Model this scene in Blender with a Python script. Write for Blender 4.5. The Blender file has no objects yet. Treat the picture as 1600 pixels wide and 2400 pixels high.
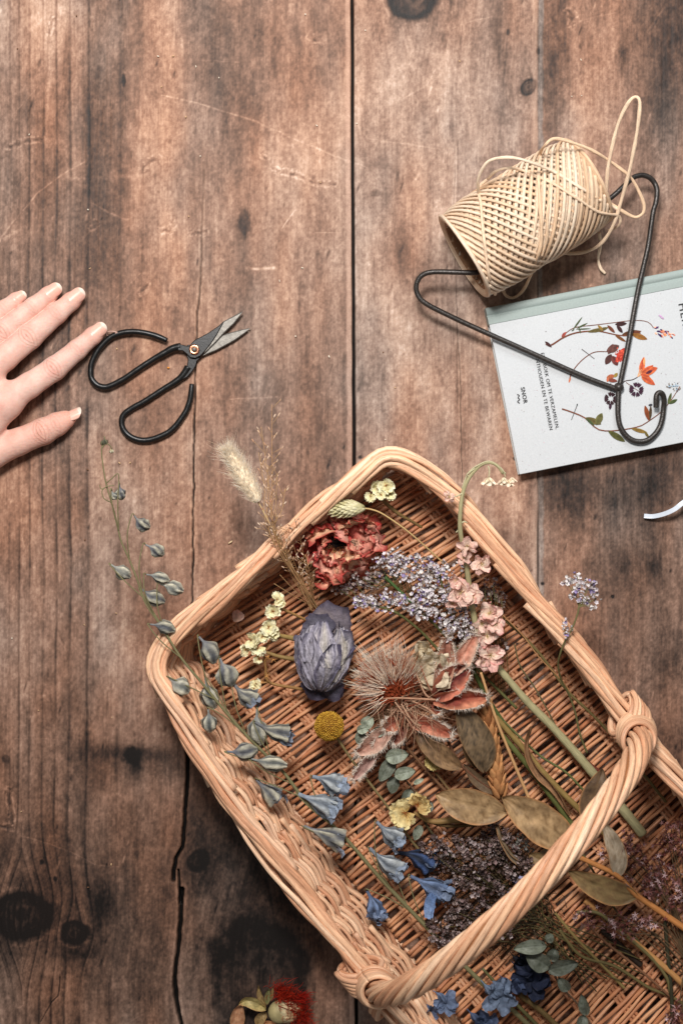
import bpy, math, random
import numpy as np
from mathutils import Vector, Matrix
sc = bpy.context.scene
# ------------------------------------------------------------------ camera, light, exposure
HC = 1.15                      # camera height above the table (m)
S = 1.0 / 3200.0               # metres per photograph pixel on the table plane
cam = bpy.data.cameras.new('camera'); camo = bpy.data.objects.new('camera', cam)
sc.collection.objects.link(camo); sc.camera = camo
camo.location = (0, 0, HC); camo.rotation_euler = (0, 0, 0)
cam.sensor_fit = 'VERTICAL'; cam.sensor_height = 24.0; cam.sensor_width = 36.0
cam.lens = 24.0 * HC / (2400 * S)
cam.clip_start = 0.02; cam.clip_end = 30
cam.dof.use_dof = True; cam.dof.focus_distance = HC - 0.045; cam.dof.aperture_fstop = 5.0
wd = bpy.data.worlds.new('World'); sc.world = wd; wd.use_nodes = True
bg = wd.node_tree.nodes['Background']; bg.inputs[0].default_value = (0.97, 0.97, 0.97, 1); bg.inputs[1].default_value = 0.165
def area(name, loc, target, sx, sy, power, col):
    l = bpy.data.lights.new(name, 'AREA'); l.shape = 'RECTANGLE'; l.size = sx; l.size_y = sy; l.energy = power; l.color = col
    o = bpy.data.objects.new(name, l); sc.collection.objects.link(o); o.location = loc
    o.rotation_euler = (Vector(target) - Vector(loc)).to_track_quat('-Z', 'Y').to_euler(); return o
area('window_light', (-0.10, 0.54, 1.12), (0.0, 0.18, 0), 0.28, 0.24, 18.8, (1.0, 0.96, 0.93))
area('second_window_light', (0.50, 1.0, 1.0), (0.05, 0.1, 0), 0.4, 0.5, 6, (0.95, 0.98, 1.0))
sc.view_settings.view_transform = 'Standard'; sc.view_settings.look = 'None'
sc.view_settings.exposure = 0.0; sc.view_settings.gamma = 1.0
sc.render.engine = 'CYCLES'
# ------------------------------------------------------------------ helpers
A = np.array
def W(u, v, h=0.0):
    k = S * (1 - h / HC)
    return A([(u - 800) * k, -(v - 1200) * k, h])
def WP(pts): return A([W(*p) for p in pts])
def K(h): return S * (1 - h / HC)
def srgb(r, g, b):
    c = A([r, g, b], float) / 255
    return np.where(c <= 0.04045, c / 12.92, ((c + 0.055) / 1.055) ** 2.4)
def unit(v): v = A(v, float); return v / (np.linalg.norm(v, axis=-1, keepdims=True) + 1e-12)
def h2(ix, iy, seed):
    x = (ix.astype(np.int64) * 374761393 + iy.astype(np.int64) * 668265263 + seed * 974711) & 0xffffffff
    x = ((x ^ (x >> 13)) * 1274126177) & 0xffffffff
    x = x ^ (x >> 16)
    return (x & 0xffff) / 65535.0
def vn(x, y, seed=0):
    x = np.asarray(x, float); y = np.asarray(y, float)
    ix = np.floor(x); iy = np.floor(y); fx = x - ix; fy = y - iy
    fx = fx * fx * (3 - 2 * fx); fy = fy * fy * (3 - 2 * fy)
    a = h2(ix, iy, seed); b = h2(ix + 1, iy, seed); c = h2(ix, iy + 1, seed); d = h2(ix + 1, iy + 1, seed)
    return (a * (1 - fx) + b * fx) * (1 - fy) + (c * (1 - fx) + d * fx) * fy - 0.5
def fbm(x, y, seed=0, o=4):
    t = 0; a = 1.0
    for i in range(o): t = t + a * vn(x * 2 ** i, y * 2 ** i, seed + i * 17); a *= 0.55
    return t
def crom(pts, n, closed=False):
    P = A(pts, float)
    if closed: Q = np.vstack([P[-1:], P, P[:2]])
    else: Q = np.vstack([2 * P[0] - P[1], P, 2 * P[-1] - P[-2]])
    segs = len(Q) - 3; out = []
    m = 16
    for i in range(segs):
        t = np.linspace(0, 1, m, endpoint=False)[:, None]
        p0, p1, p2, p3 = Q[i], Q[i + 1], Q[i + 2], Q[i + 3]
        out.append(0.5 * (2 * p1 + (p2 - p0) * t + (2 * p0 - 5 * p1 + 4 * p2 - p3) * t * t + (-p0 + 3 * p1 - 3 * p2 + p3) * t ** 3))
    C = np.vstack(out + [Q[-2:-1]])
    d = np.r_[0, np.cumsum(np.linalg.norm(np.diff(C, axis=0), axis=1))]
    s = np.linspace(0, d[-1], n)
    return np.stack([np.interp(s, d, C[:, k]) for k in range(C.shape[1])], 1)

class MB:
    """collects geometry; build() links it as one mesh object"""
    def __init__(self): self.v = []; self.c = []; self.a = []; self.f = []; self.n = 0
    def add(self, V, F, col, att=None):
        V = np.asarray(V, float); m = len(V)
        C = np.empty((m, 3)); C[:] = col
        T = np.zeros((m, 3)) if att is None else np.broadcast_to(att, (m, 3))
        self.v.append(V); self.c.append(C); self.a.append(T)
        if isinstance(F, np.ndarray): self.f.append(F + self.n)
        else:
            for g in F: self.f.append(np.asarray(g) + self.n)
        self.n += m
    def tube(self, P, r, col=(.5, .5, .5), ns=6, ref=None, att=0.0, flat=1.0, mod=None, cap=True, roll=0.0, colfn=None):
        P = np.asarray(P, float); N = len(P); r = np.broadcast_to(np.asarray(r, float), (N,)).copy()
        T = np.gradient(P, axis=0); T = unit(T)
        if ref is None:
            z = A([0, 0, 1.0]); ref = z if np.mean(np.abs(T @ z)) < 0.8 else A([1.0, 0.1, 0])
        ref = np.broadcast_to(ref, (N, 3))
        sd = unit(np.cross(T, ref)); nn = np.cross(sd, T)
        th = np.linspace(0, 2 * np.pi, ns, endpoint=False) + roll
        R = r[:, None] * (np.ones((N, ns)) if mod is None else mod)
        V = P[:, None] + sd[:, None] * (np.cos(th)[None, :, None] * R[..., None]) + nn[:, None] * (np.sin(th)[None, :, None] * R[..., None] * flat)
        i = np.arange(N - 1)[:, None] * ns; j = np.arange(ns)[None]; k = (j + 1) % ns
        F = np.stack([i + j, i + k, i + ns + k, i + ns + j], -1).reshape(-1, 4)[:, ::-1]
        s = np.r_[0, np.cumsum(np.linalg.norm(np.diff(P, axis=0), axis=1))]
        at = np.stack([np.repeat(s, ns), np.tile(th, N), np.full(N * ns, att)], 1)
        C = np.asarray(col, float)
        if colfn is not None: C = colfn(np.repeat(np.linspace(0, 1, N), ns), np.tile(th, N))
        elif C.ndim == 2 and len(C) == N: C = np.repeat(C, ns, 0)
        Fs = [F]
        if cap: Fs += [np.arange(ns)[None, :], (np.arange(ns)[::-1] + (N - 1) * ns)[None, :]]
        self.add(V.reshape(-1, 3), Fs, C, at)
    def grid(self, V, col, att=None, wrap=False):
        n, m = V.shape[:2]; i = np.arange(n - 1)[:, None] * m; j = np.arange(m - 1)[None]
        F = np.stack([i + j, i + j + 1, i + m + j + 1, i + m + j], -1).reshape(-1, 4)
        C = np.asarray(col, float); C = C.reshape(-1, 3) if C.ndim == 3 else C
        self.add(V.reshape(-1, 3), F, C, None if att is None else np.asarray(att).reshape(-1, 3))
    def stamp(self, tv, tf, cen, scale, rots, cols, tcol=None):
        """many copies of a small template inside one mesh"""
        M = len(cen); m = len(tv)
        V = np.einsum('nij,mj->nmi', rots, tv) * np.asarray(scale).reshape(-1, 1, 1) + cen[:, None]
        C = np.repeat(np.asarray(cols)[:, None], m, 1)
        if tcol is not None: C = C * tcol[None]
        off = (np.arange(M) * m)[:, None, None]
        self.add(V.reshape(-1, 3), [(np.asarray(f)[None] + off).reshape(-1, np.asarray(f).shape[1]) for f in tf], C.reshape(-1, 3))
    def hairs(self, P0, P1, r, cols, bend=0.0, rng=None, seg=3):
        M = len(P0); L = np.linalg.norm(P1 - P0, axis=1, keepdims=True); D = (P1 - P0) / L
        q = unit(np.cross(D, A([0.13, 0.21, 0.97]))); w = np.cross(D, q)
        b = (rng.normal(size=(M, 2)) if rng is not None else np.zeros((M, 2))) * bend * L
        rings = []
        for t in np.linspace(0, 1, seg + 1):
            c = P0 + (P1 - P0) * t + (q * b[:, :1] + w * b[:, 1:]) * (4 * t * (1 - t) * 0.5 + t * t * 0.5)
            rr = np.asarray(r) * (1 - 0.85 * t); rr = np.broadcast_to(rr, (M,))[:, None]
            rings += [np.stack([c + q * rr, c - q * rr * .5 + w * rr * .87, c - q * rr * .5 - w * rr * .87], 1)]
        V = np.concatenate(rings, 1)
        F = []
        for i in range(seg):
            for j in range(3): F.append([i * 3 + j, i * 3 + (j + 1) % 3, i * 3 + 3 + (j + 1) % 3, i * 3 + 3 + j])
        F = (A(F)[None] + (np.arange(M) * 3 * (seg + 1))[:, None, None]).reshape(-1, 4)
        self.add(V.reshape(-1, 3), F, np.repeat(np.broadcast_to(cols, (M, 3)), 3 * (seg + 1), 0))
    def build(self, name, mat, parent=None, smooth=True, origin=None):
        V = np.vstack(self.v); C = np.vstack(self.c); T = np.vstack(self.a)
        root = A(parent['_o']) if parent is not None and '_o' in parent.keys() else (A(origin) if origin is not None else A([0, 0, 0.0]))
        me = bpy.data.meshes.new(name)
        me.vertices.add(len(V)); me.vertices.foreach_set('co', (V - root).astype(np.float32).ravel())
        tot = np.concatenate([np.full(len(f), f.shape[1]) for f in self.f]); idx = np.concatenate([f.ravel() for f in self.f])
        me.loops.add(len(idx)); me.loops.foreach_set('vertex_index', idx.astype(np.int32))
        me.polygons.add(len(tot)); me.polygons.foreach_set('loop_start', np.r_[0, np.cumsum(tot)[:-1]].astype(np.int32))
        me.update(calc_edges=True)
        ca = me.attributes.new('col', 'FLOAT_COLOR', 'POINT')
        ca.data.foreach_set('color', np.c_[np.clip(C, 0, 1), np.ones(len(C))].astype(np.float32).ravel())
        va = me.attributes.new('along', 'FLOAT_VECTOR', 'POINT'); va.data.foreach_set('vector', T.astype(np.float32).ravel())
        me.polygons.foreach_set('use_smooth', np.full(len(tot), smooth)); me.validate()
        me.materials.append(mat)
        o = bpy.data.objects.new(name, me); sc.collection.objects.link(o)
        if parent is not None: o.parent = parent; o['_o'] = [float(x) for x in root]
        else: o.location = root
        return o
ROOTS = []
def thing(name, label, cat, loc, group=None):
    o = bpy.data.objects.new(name, None); sc.collection.objects.link(o); o.location = tuple(loc); o.empty_display_size = .01
    o['_o'] = [float(x) for x in loc]; o['label'] = label; o['category'] = cat; ROOTS.append(o)
    if group: o['group'] = group
    return o
def tag(o, label, cat, group=None, kind=None):
    if label: o['label'] = label
    if cat: o['category'] = cat
    if group: o['group'] = group
    if kind: o['kind'] = kind
    return o

def mat(name, rough=0.6, bump=0.3, bscale=1500, var=0.25, vscale=400, trans=0.0, sss=0.0, metal=0.0, spec=0.4, coat=0.0, stretch=None, usecol=True, base=None, bdist=0.0004, sheen=0.0, speck=0.0):
    m = bpy.data.materials.new(name); m.use_nodes = True; nt = m.node_tree; N = nt.nodes; Lk = nt.links
    p = N['Principled BSDF']; out = N['Material Output']
    p.inputs['Roughness'].default_value = rough; p.inputs['Metallic'].default_value = metal
    p.inputs['Specular IOR Level'].default_value = spec; p.inputs['Coat Weight'].default_value = coat
    if sheen: p.inputs['Sheen Weight'].default_value = sheen
    if sss: p.inputs['Subsurface Weight'].default_value = sss; p.inputs['Subsurface Radius'].default_value = (1, .35, .2); p.inputs['Subsurface Scale'].default_value = 0.004
    at = N.new('ShaderNodeAttribute'); at.attribute_name = 'col'
    if stretch:
        al = N.new('ShaderNodeAttribute'); al.attribute_name = 'along'
        mp = N.new('ShaderNodeMapping'); mp.inputs['Scale'].default_value = stretch; Lk.new(al.outputs['Vector'], mp.inputs[0]); vec = mp.outputs[0]
    else:
        tc = N.new('ShaderNodeTexCoord'); vec = tc.outputs['Object']
    n1 = N.new('ShaderNodeTexNoise'); n1.inputs['Scale'].default_value = 1 if stretch else vscale; n1.inputs['Detail'].default_value = 5; Lk.new(vec, n1.inputs['Vector'])
    mr = N.new('ShaderNodeMapRange'); mr.inputs[1].default_value = 0.25; mr.inputs[2].default_value = 0.75; mr.inputs[3].default_value = 1 - var; mr.inputs[4].default_value = 1 + var
    Lk.new(n1.outputs[0], mr.inputs[0])
    mu = N.new('ShaderNodeVectorMath'); mu.operation = 'SCALE'
    if usecol: Lk.new(at.outputs['Color'], mu.inputs[0])
    else: mu.inputs[0].default_value = tuple(base)
    Lk.new(mr.outputs[0], mu.inputs['Scale'])
    colout = mu.outputs[0]
    if speck:
        n3 = N.new('ShaderNodeTexNoise'); n3.inputs['Scale'].default_value = 3.1; n3.inputs['Detail'].default_value = 3; Lk.new(vec, n3.inputs['Vector'])
        m3 = N.new('ShaderNodeMapRange'); m3.inputs[1].default_value = 0.60; m3.inputs[2].default_value = 0.72; m3.inputs[3].default_value = 0; m3.inputs[4].default_value = speck; Lk.new(n3.outputs[0], m3.inputs[0])
        mx = N.new('ShaderNodeMix'); mx.data_type = 'RGBA'; mx.blend_type = 'MULTIPLY'; Lk.new(m3.outputs[0], mx.inputs[0]); Lk.new(colout, mx.inputs[6]); mx.inputs[7].default_value = (.42, .24, .15, 1); colout = mx.outputs[2]
    Lk.new(colout, p.inputs['Base Color'])
    n2 = N.new('ShaderNodeTexNoise'); n2.inputs['Scale'].default_value = (2.5 if stretch else bscale); n2.inputs['Detail'].default_value = 4; Lk.new(vec, n2.inputs['Vector'])
    b = N.new('ShaderNodeBump'); b.inputs['Strength'].default_value = bump; b.inputs['Distance'].default_value = bdist
    Lk.new(n2.outputs[0], b.inputs['Height']); Lk.new(b.outputs[0], p.inputs['Normal'])
    if trans:
        t = N.new('ShaderNodeBsdfTranslucent'); Lk.new(colout, t.inputs[0]); mxs = N.new('ShaderNodeMixShader'); mxs.inputs[0].default_value = trans
        Lk.new(p.outputs[0], mxs.inputs[1]); Lk.new(t.outputs[0], mxs.inputs[2]); Lk.new(mxs.outputs[0], out.inputs[0])
    return m
M_wicker = mat('peeled_willow', rough=.42, bump=.6, var=.38, stretch=(60, 2.2, 40), spec=.45, bdist=.0006, speck=.95)
M_twine = mat('paper_twine', rough=.62, bump=.9, var=.30, stretch=(120, 3.5, 50), spec=.35, bdist=.0006)
M_petal = mat('dried_petal', rough=.62, bump=.7, bscale=900, var=.30, vscale=330, trans=.22, spec=.25, bdist=.0008)
M_stem = mat('dried_stem', rough=.6, bump=.5, var=.25, stretch=(150, 3, 30), spec=.3, bdist=.0004)
M_leaf = mat('dried_leaf', rough=.52, bump=.45, bscale=500, var=.38, vscale=120, trans=.10, spec=.35, bdist=.0006)
M_hair = mat('plant_hair', rough=.7, bump=0, var=.12, trans=.12, spec=.25)
M_tiny = mat('tiny_blossom', rough=.7, bump=.3, var=.2, trans=.15, spec=.15)
M_black = mat('blackened_iron', rough=.34, bump=.16, bscale=700, var=.3, spec=.35, usecol=False, base=(.008, .008, .008), bdist=.0003)
M_wire = mat('dark_hanger_wire', rough=.40, bump=.8, bscale=900, var=.45, vscale=500, spec=.7, usecol=False, base=(.035, .029, .025), metal=.35, bdist=.0003)
M_steel = mat('worn_steel', rough=.48, bump=.25, bscale=600, var=.3, usecol=False, base=(.17, .158, .14), metal=.6)
M_copper = mat('copper_rivet', rough=.25, bump=.1, var=.1, usecol=False, base=(.75, .36, .22), metal=1)
M_paper = mat('speckled_cover_paper', rough=.75, bump=.25, bscale=1200, var=.06, vscale=900, spec=.2)
M_cloth = mat('pale_green_binding', rough=.6, bump=.3, bscale=2500, var=.06, vscale=800, spec=.3)
M_print = mat('printed_ink', rough=.7, bump=.05, var=.35, vscale=500, spec=.2)
M_ink = mat('black_ink', rough=.7, bump=0, var=.05, usecol=False, base=(.03, .03, .032), spec=.2)
M_ribbon = mat('satin_ribbon', rough=.35, bump=.2, bscale=3000, var=.05, spec=.5)
# ------------------------------------------------------------------ wooden table top (planks, grain, knots, cracks, scratches)
def polydist(u, v, pts):
    d = np.full(u.shape, 1e9)
    for (x0, y0), (x1, y1) in zip(pts[:-1], pts[1:]):
        dx, dy = x1 - x0, y1 - y0
        t = np.clip(((u - x0) * dx + (v - y0) * dy) / (dx * dx + dy * dy + 1e-9), 0, 1)
        d = np.minimum(d, np.hypot(u - x0 - t * dx, v - y0 - t * dy))
    return d
def build_table():
    us = np.r_[np.linspace(-1400, -40, 60), np.arange(-20, 1622, 2.1), np.linspace(1650, 3000, 60)]
    vs = np.r_[np.linspace(-900, -40, 50), np.arange(-20, 2422, 2.1), np.linspace(2450, 3300, 50)]
    u, v = np.meshgrid(us, vs)
    wob = 5 * vn(v / 160, v * 0 + 3, 5)
    plank = (u > 828).astype(float) + (u > 1260)
    # knots push the grain lines aside
    g = u + 9 * fbm(u / 300, v / 700, 11, 2) + 2.5 * vn(u / 60, v / 120, 12)
    knots = [(972, -12, 56, 62, 1.), (1238, 203, 20, 22, .9), (465, 2018, 26, 26, .55), (52, 2146, 74, 56, .80), (176, 2186, 34, 29, .85), (606, 2290, 112, 130, .58), (1480, 2300, 60, 70, .6)]
    for ku, kv, ru, rv, am in knots:
        e = np.exp(-((v - kv) / (rv * 2.1)) ** 2) * np.exp(-np.abs(u - ku) / (ru * 2.0))
        g = g - np.sign(u - ku) * ru * .9 * e * (np.abs(u - ku) > 0)
    t = 0.598 + 0 * u
    t += np.where(plank == 0, 0.0, np.where(plank == 1, .06, -.02))
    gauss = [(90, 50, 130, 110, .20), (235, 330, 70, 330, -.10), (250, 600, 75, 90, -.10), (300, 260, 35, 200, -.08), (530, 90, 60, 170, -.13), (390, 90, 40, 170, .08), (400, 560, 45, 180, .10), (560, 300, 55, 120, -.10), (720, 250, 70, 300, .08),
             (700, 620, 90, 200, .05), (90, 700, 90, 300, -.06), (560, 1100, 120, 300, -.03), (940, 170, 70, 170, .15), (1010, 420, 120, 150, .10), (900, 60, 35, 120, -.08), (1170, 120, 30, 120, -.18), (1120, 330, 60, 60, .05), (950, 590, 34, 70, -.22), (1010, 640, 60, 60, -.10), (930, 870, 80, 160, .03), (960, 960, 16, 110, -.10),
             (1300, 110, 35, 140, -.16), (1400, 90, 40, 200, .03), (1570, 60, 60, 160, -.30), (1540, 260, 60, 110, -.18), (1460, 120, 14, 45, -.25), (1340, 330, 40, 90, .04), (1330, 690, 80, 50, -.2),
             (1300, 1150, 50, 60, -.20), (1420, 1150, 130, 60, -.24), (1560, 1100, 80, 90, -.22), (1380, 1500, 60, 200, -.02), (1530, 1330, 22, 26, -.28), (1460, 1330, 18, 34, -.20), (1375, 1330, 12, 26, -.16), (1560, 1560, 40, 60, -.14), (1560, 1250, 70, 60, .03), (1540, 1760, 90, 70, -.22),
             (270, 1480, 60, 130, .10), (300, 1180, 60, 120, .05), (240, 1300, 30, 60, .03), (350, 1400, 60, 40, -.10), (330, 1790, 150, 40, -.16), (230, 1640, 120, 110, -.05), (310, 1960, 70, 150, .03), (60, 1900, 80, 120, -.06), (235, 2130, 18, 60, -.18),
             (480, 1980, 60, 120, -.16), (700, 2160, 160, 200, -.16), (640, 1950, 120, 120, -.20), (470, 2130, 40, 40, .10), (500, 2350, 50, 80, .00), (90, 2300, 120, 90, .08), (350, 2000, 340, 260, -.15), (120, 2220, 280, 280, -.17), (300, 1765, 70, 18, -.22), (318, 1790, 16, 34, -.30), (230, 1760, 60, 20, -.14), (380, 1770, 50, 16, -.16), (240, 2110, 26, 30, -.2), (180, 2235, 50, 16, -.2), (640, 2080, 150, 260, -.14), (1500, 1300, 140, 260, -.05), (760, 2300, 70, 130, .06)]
    for cu, cv, ru, rv, am in gauss:  # tone patches: wood stains, plus basket shade painted into the lower left
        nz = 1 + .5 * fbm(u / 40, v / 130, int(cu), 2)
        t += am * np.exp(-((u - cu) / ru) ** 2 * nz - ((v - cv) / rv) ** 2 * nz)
    # broad stains stretched along the grain
    t += .12 * fbm(g / 80, v / 380, 21, 3) + .10 * fbm(g / 24 + plank * 31, v / 200, 23, 3) + .095 * fbm(u / 110 + plank * 5, v / 190, 27, 4) - .10 * np.clip(fbm(u / 60, v / 90, 28, 4) - .1, 0, 1)
    d = fbm(g / 34 + plank * 13, v / 150, 29, 3); t -= .22 * np.clip(d - .28, 0, 1)
    # fibres
    t += .055 * fbm(g / 5.0, v / 120, 31, 3) + .045 * vn(g / 2.6, v / 60, 37) + .05 * vn(g / 10, v / 34, 38) + .07 * vn(g / 1.5, v / 34, 36)
    # mottled sanded surface and worn greyish specks
    t += .12 * vn(u / 3.0, v / 5.0, 41) + .12 * vn(u / 7, v / 10, 43) + .09 * vn(u / 16, v / 24, 46) + .08 * vn((u + v * .5) / 5, (v - u * .4) / 5, 44)
    sp = vn(u / 4.5, v / 14, 47) + .6 * vn(u / 2.4, v / 4, 48); t += .20 * np.clip(sp - .33, 0, 1)
    sp = vn(g / 5.0, v / 22, 53) + .7 * vn(g / 12, v / 60, 54); t -= .42 * np.clip(sp - .44, 0, 1)
    # dark growth lines on the left
    rg = g + 4 * vn(v / 420, v * 0, 61)
    for x, am, wd in [(19, .18, 2.2), (41, .30, 2.2), (65, .28, 2.4), (97, .36, 2.6), (128, .32, 2.6), (160, .38, 3.2), (203, .38, 3.2), (278, .14, 3), (330, .05, 3), (640, .05, 2.5), (705, .07, 2.5), (752, .06, 2)]:
        dd = rg - x - 3 * vn(v / 230, v * 0 + x, 63); on = .65 + .8 * vn(v / 90, v * 0 + x, 67)
        t -= .72 * am * on * (np.exp(-(dd / wd) ** 2) + .40 * np.exp(-np.abs(dd + 5) / 9) * (dd < 4))
    for x, am, wd in [(1068, .16, 1.5), (1130, .05, 2), (1180, .06, 2), (905, .05, 2), (1330, .06, 2), (1405, .08, 2), (1500, .08, 2)]:
        t -= am * np.exp(-((g - x - 4 * vn(v / 200, v * 0 + x, 64)) / wd) ** 2) * np.clip(.6 + vn(v / 70, v * 0 + x, 65) * 1.4, 0, 1)
    # knots
    for ku, kv, ru, rv, am in knots:
        a = math.atan2(1, 4); uk, vk = (u - ku) + .45 * (v - kv) * (ru < 90), (v - kv) - .25 * (u - ku) * (ru < 90); rr = np.hypot(uk / ru, vk / rv) + .24 * vn((u) / 28, v / 28, int(ru)) + .06 * vn(u / 8, v / 8, 3)
        sl_ = 16 if ru < 90 else 7; rr = rr + (.22 * vn(u / 45, v / 60, 5) if ru > 90 else 0); core = 1 / (1 + np.exp((rr - 1) * sl_)); halo = np.exp(-np.clip(rr - .9, 0, 9) * 2.2)
        t -= am * ((.34 if ru > 90 else .22) * core + .17 * halo) - am * .05 * core * np.cos(rr * 17 + 2 * vn(u / 12, v / 12, 2))
        t -= am * (.22 * np.exp(-((rr - .90) / .16) ** 2) - .10 * np.exp(-((rr - .35) / .3) ** 2)); t += .10 * am * np.exp(-((rr - 1.28) / .10) ** 2) * (vn(u / 14, v / 14, 5) > 0)
    for cu, cv, ru, rv, am in [(572, 522, 14, 32, .30), (290, 188, 5, 13, .35), (308, 1770, 18, 20, .35), (1205, 1075, 4, 4, .6), (1270, 1368, 4, 4, .6), (1435, 1398, 4, 4, .6), (843, 1072, 4, 4, .5), (235, 1215, 4, 4, .2), (130, 2060, 4, 6, .3), (98, 2020, 5, 6, .3), (15, 1780, 9, 10, .25), (880, 452, 14, 8, .2), (1190, 75, 4, 8, .3), (1260, 120, 4, 8, .3), (1040, 100, 6, 20, .15)]:
        rr = np.hypot((u - cu) / ru, (v - cv) / rv) + .35 * vn(u / 5, v / 6, int(cv)); t -= am / (1 + np.exp((rr - 1) * 9))
    rgn = np.random.default_rng(5)
    for _ in range(130):   # small nicks
        cu, cv = rgn.uniform(0, 1600), rgn.uniform(0, 2400); ru, rv = rgn.uniform(1.5, 4), rgn.uniform(2, 12)
        b = (np.abs(us - cu) < 30); c = (np.abs(vs - cv) < 60)
        ix = np.ix_(c, b); t[ix] += rgn.choice([-.3, -.25, .22]) * np.exp(-((u[ix] - cu + .3 * (v[ix] - cv)) / ru) ** 2 - ((v[ix] - cv) / rv) ** 2)
    # scratches (light)
    scr = [([(380, 222), (480, 245), (600, 285), (700, 330), (800, 372), (860, 392)], .17, 2.0), ([(0, 560), (40, 510), (90, 450), (140, 412), (200, 378)], .18, 2.0), ([(150, 414), (180, 418), (330, 412)], .10, 5), ([(0, 565), (60, 530)], .2, 4), ([(215, 475), (260, 500), (300, 515)], .2, 2.5),
           ([(660, 535), (692, 492)], .3, 1.2), ([(580, 630), (640, 628)], .25, 4), ([(740, 545), (800, 545)], .12, 1.3), ([(950, 228), (1000, 200), (1020, 160)], .10, 1.5), ([(800, 250), (862, 325), (1030, 350)], .10, 1.6), ([(1518, 70), (1560, 10)], .12, 3), ([(455, 1305), (330, 1345)], .0, 1),
           ([(560, 1340), (600, 1250), (640, 1190)], .12, 1.1), ([(60, 1960), (150, 1990), (230, 2028), (280, 2032)], .14, 1.4), ([(540, 935), (650, 930)], .15, 1.5), ([(590, 1000), (620, 950), (640, 900)], .08, 1.2), ([(400, 1440), (520, 1390)], .10, 1.4), ([(700, 690), (800, 760)], .08, 1.4), ([(270, 700), (330, 640)], .08, 1.2), ([(880, 980), (960, 930)], .08, 1.2), ([(470, 140), (560, 145)], .08, 1.5), ([(1355, 50), (1440, 30)], .12, 1.3)]
    for _ in range(34):
        x, y = rgn.uniform(0, 1600), rgn.uniform(0, 2400); L = rgn.uniform(20, 150); a = rgn.uniform(0, math.pi)
        scr.append(([(x, y), (x + L * math.cos(a) * .5, y + L * math.sin(a) * .5 + rgn.uniform(-6, 6)), (x + L * math.cos(a), y + L * math.sin(a))], rgn.uniform(.04, .11), rgn.uniform(.9, 1.6)))
    hz = 0 * u
    for pts, am, wd in scr:
        P = A(pts); b = (us > P[:, 0].min() - 20) & (us < P[:, 0].max() + 20); c = (vs > P[:, 1].min() - 20) & (vs < P[:, 1].max() + 20)
        ix = np.ix_(c, b); dd = polydist(u[ix] + 3 * vn(v[ix] / 14, u[ix] / 14, 3), v[ix] + 3 * vn(u[ix] / 20, v[ix] / 20, 9), pts); m = np.exp(-(dd / wd) ** 2)
        t[ix] += am * m * (.75 + 1.2 * vn(u[ix] / 6, v[ix] / 6, 8)); hz[ix] -= .00012 * m
    # dents with torn fibres
    for pts in [[(333, 398), (350, 378), (372, 370)], [(615, 365), (632, 385), (655, 400)], [(655, 400), (690, 408), (735, 428), (785, 432)], [(115, 75), (125, 45)], [(725, 85), (740, 95)], [(225, 520), (215, 535)], [(330, 685), (345, 670)], [(20, 345), (60, 330), (100, 325)], [(378, 540), (402, 540), (405, 515)], [(450, 545), (480, 545)], [(1330, 25), (1345, 35), (1335, 55)], [(0, 1935), (30, 1940)], [(20, 1850), (30, 1930)]]:
        P = A(pts, float); b = (us > P[:, 0].min() - 25) & (us < P[:, 0].max() + 25); c = (vs > P[:, 1].min() - 25) & (vs < P[:, 1].max() + 25); ix = np.ix_(c, b)
        dd = polydist(u[ix] + 7 * vn(v[ix] / 8, u[ix] / 8, 3), v[ix] + 5 * vn(u[ix] / 9, v[ix] / 9, 9), pts)
        t[ix] += -.20 * np.exp(-(dd / 3.0) ** 2) * np.clip(.5 + 2 * vn(u[ix] / 9, v[ix] / 9, 12), 0, 1) + .16 * np.exp(-((dd - 7) / 3) ** 2) * (vn(u[ix] / 5, v[ix] / 5, 77) > 0); hz[ix] -= .00022 * np.exp(-(dd / 3.5) ** 2)
    # edges of the planks
    e1 = 822 + 5 * v / 1200 + 1.2 * vn(v / 60, v * 0, 71); e2 = 1259 + 1.5 * vn(v / 80, v * 0, 72)
    s1 = 1 / (1 + np.exp(-(u - e1 + 13 + 1.5 * vn(v / 22, v * 0, 73)) * 1.2)) / (1 + np.exp((u - e1) * 1.5))
    t = t * (1 - .42 * s1) + .42 * s1 * (.84 + .1 * vn(u / 5, v / 25, 75))
    s2 = 1 / (1 + np.exp(-(u - e2 + 13 + 2 * vn(v / 15, v * 0, 74)) * 1.2)) / (1 + np.exp((u - e2) * 1.5))
    t = t * (1 - .45 * s2) + .45 * s2 * (.84 + .3 * vn(u / 5, v / 30, 76))
    s3 = 1 / (1 + np.exp(-(u - e2 - 2) * 1.5)) / (1 + np.exp((u - e2 - 12 - 4 * vn(v / 30, v * 0, 79)) * 1.2))
    t = t + .10 * s3 * (1 + vn(u / 4, v / 20, 80))
    s4 = np.exp(-np.abs(u - e1 - 8) / 5) * (u > e1); t = t + .10 * s4
    crk = np.zeros_like(u)
    g1 = np.exp(-((u - e1 - 3) / 3.4) ** 4); g2 = np.exp(-((u - e2) / 1.7) ** 2) * np.clip(.55 + 1.2 * vn(v / 90, v * 0, 81), .15, 1)
    hz -= .009 * g1 + .0016 * g2; crk = np.maximum(crk, g1); crk = np.maximum(crk, .75 * g2)
    hz += .0004 * (u > e1 + 3) * 1.0
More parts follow.
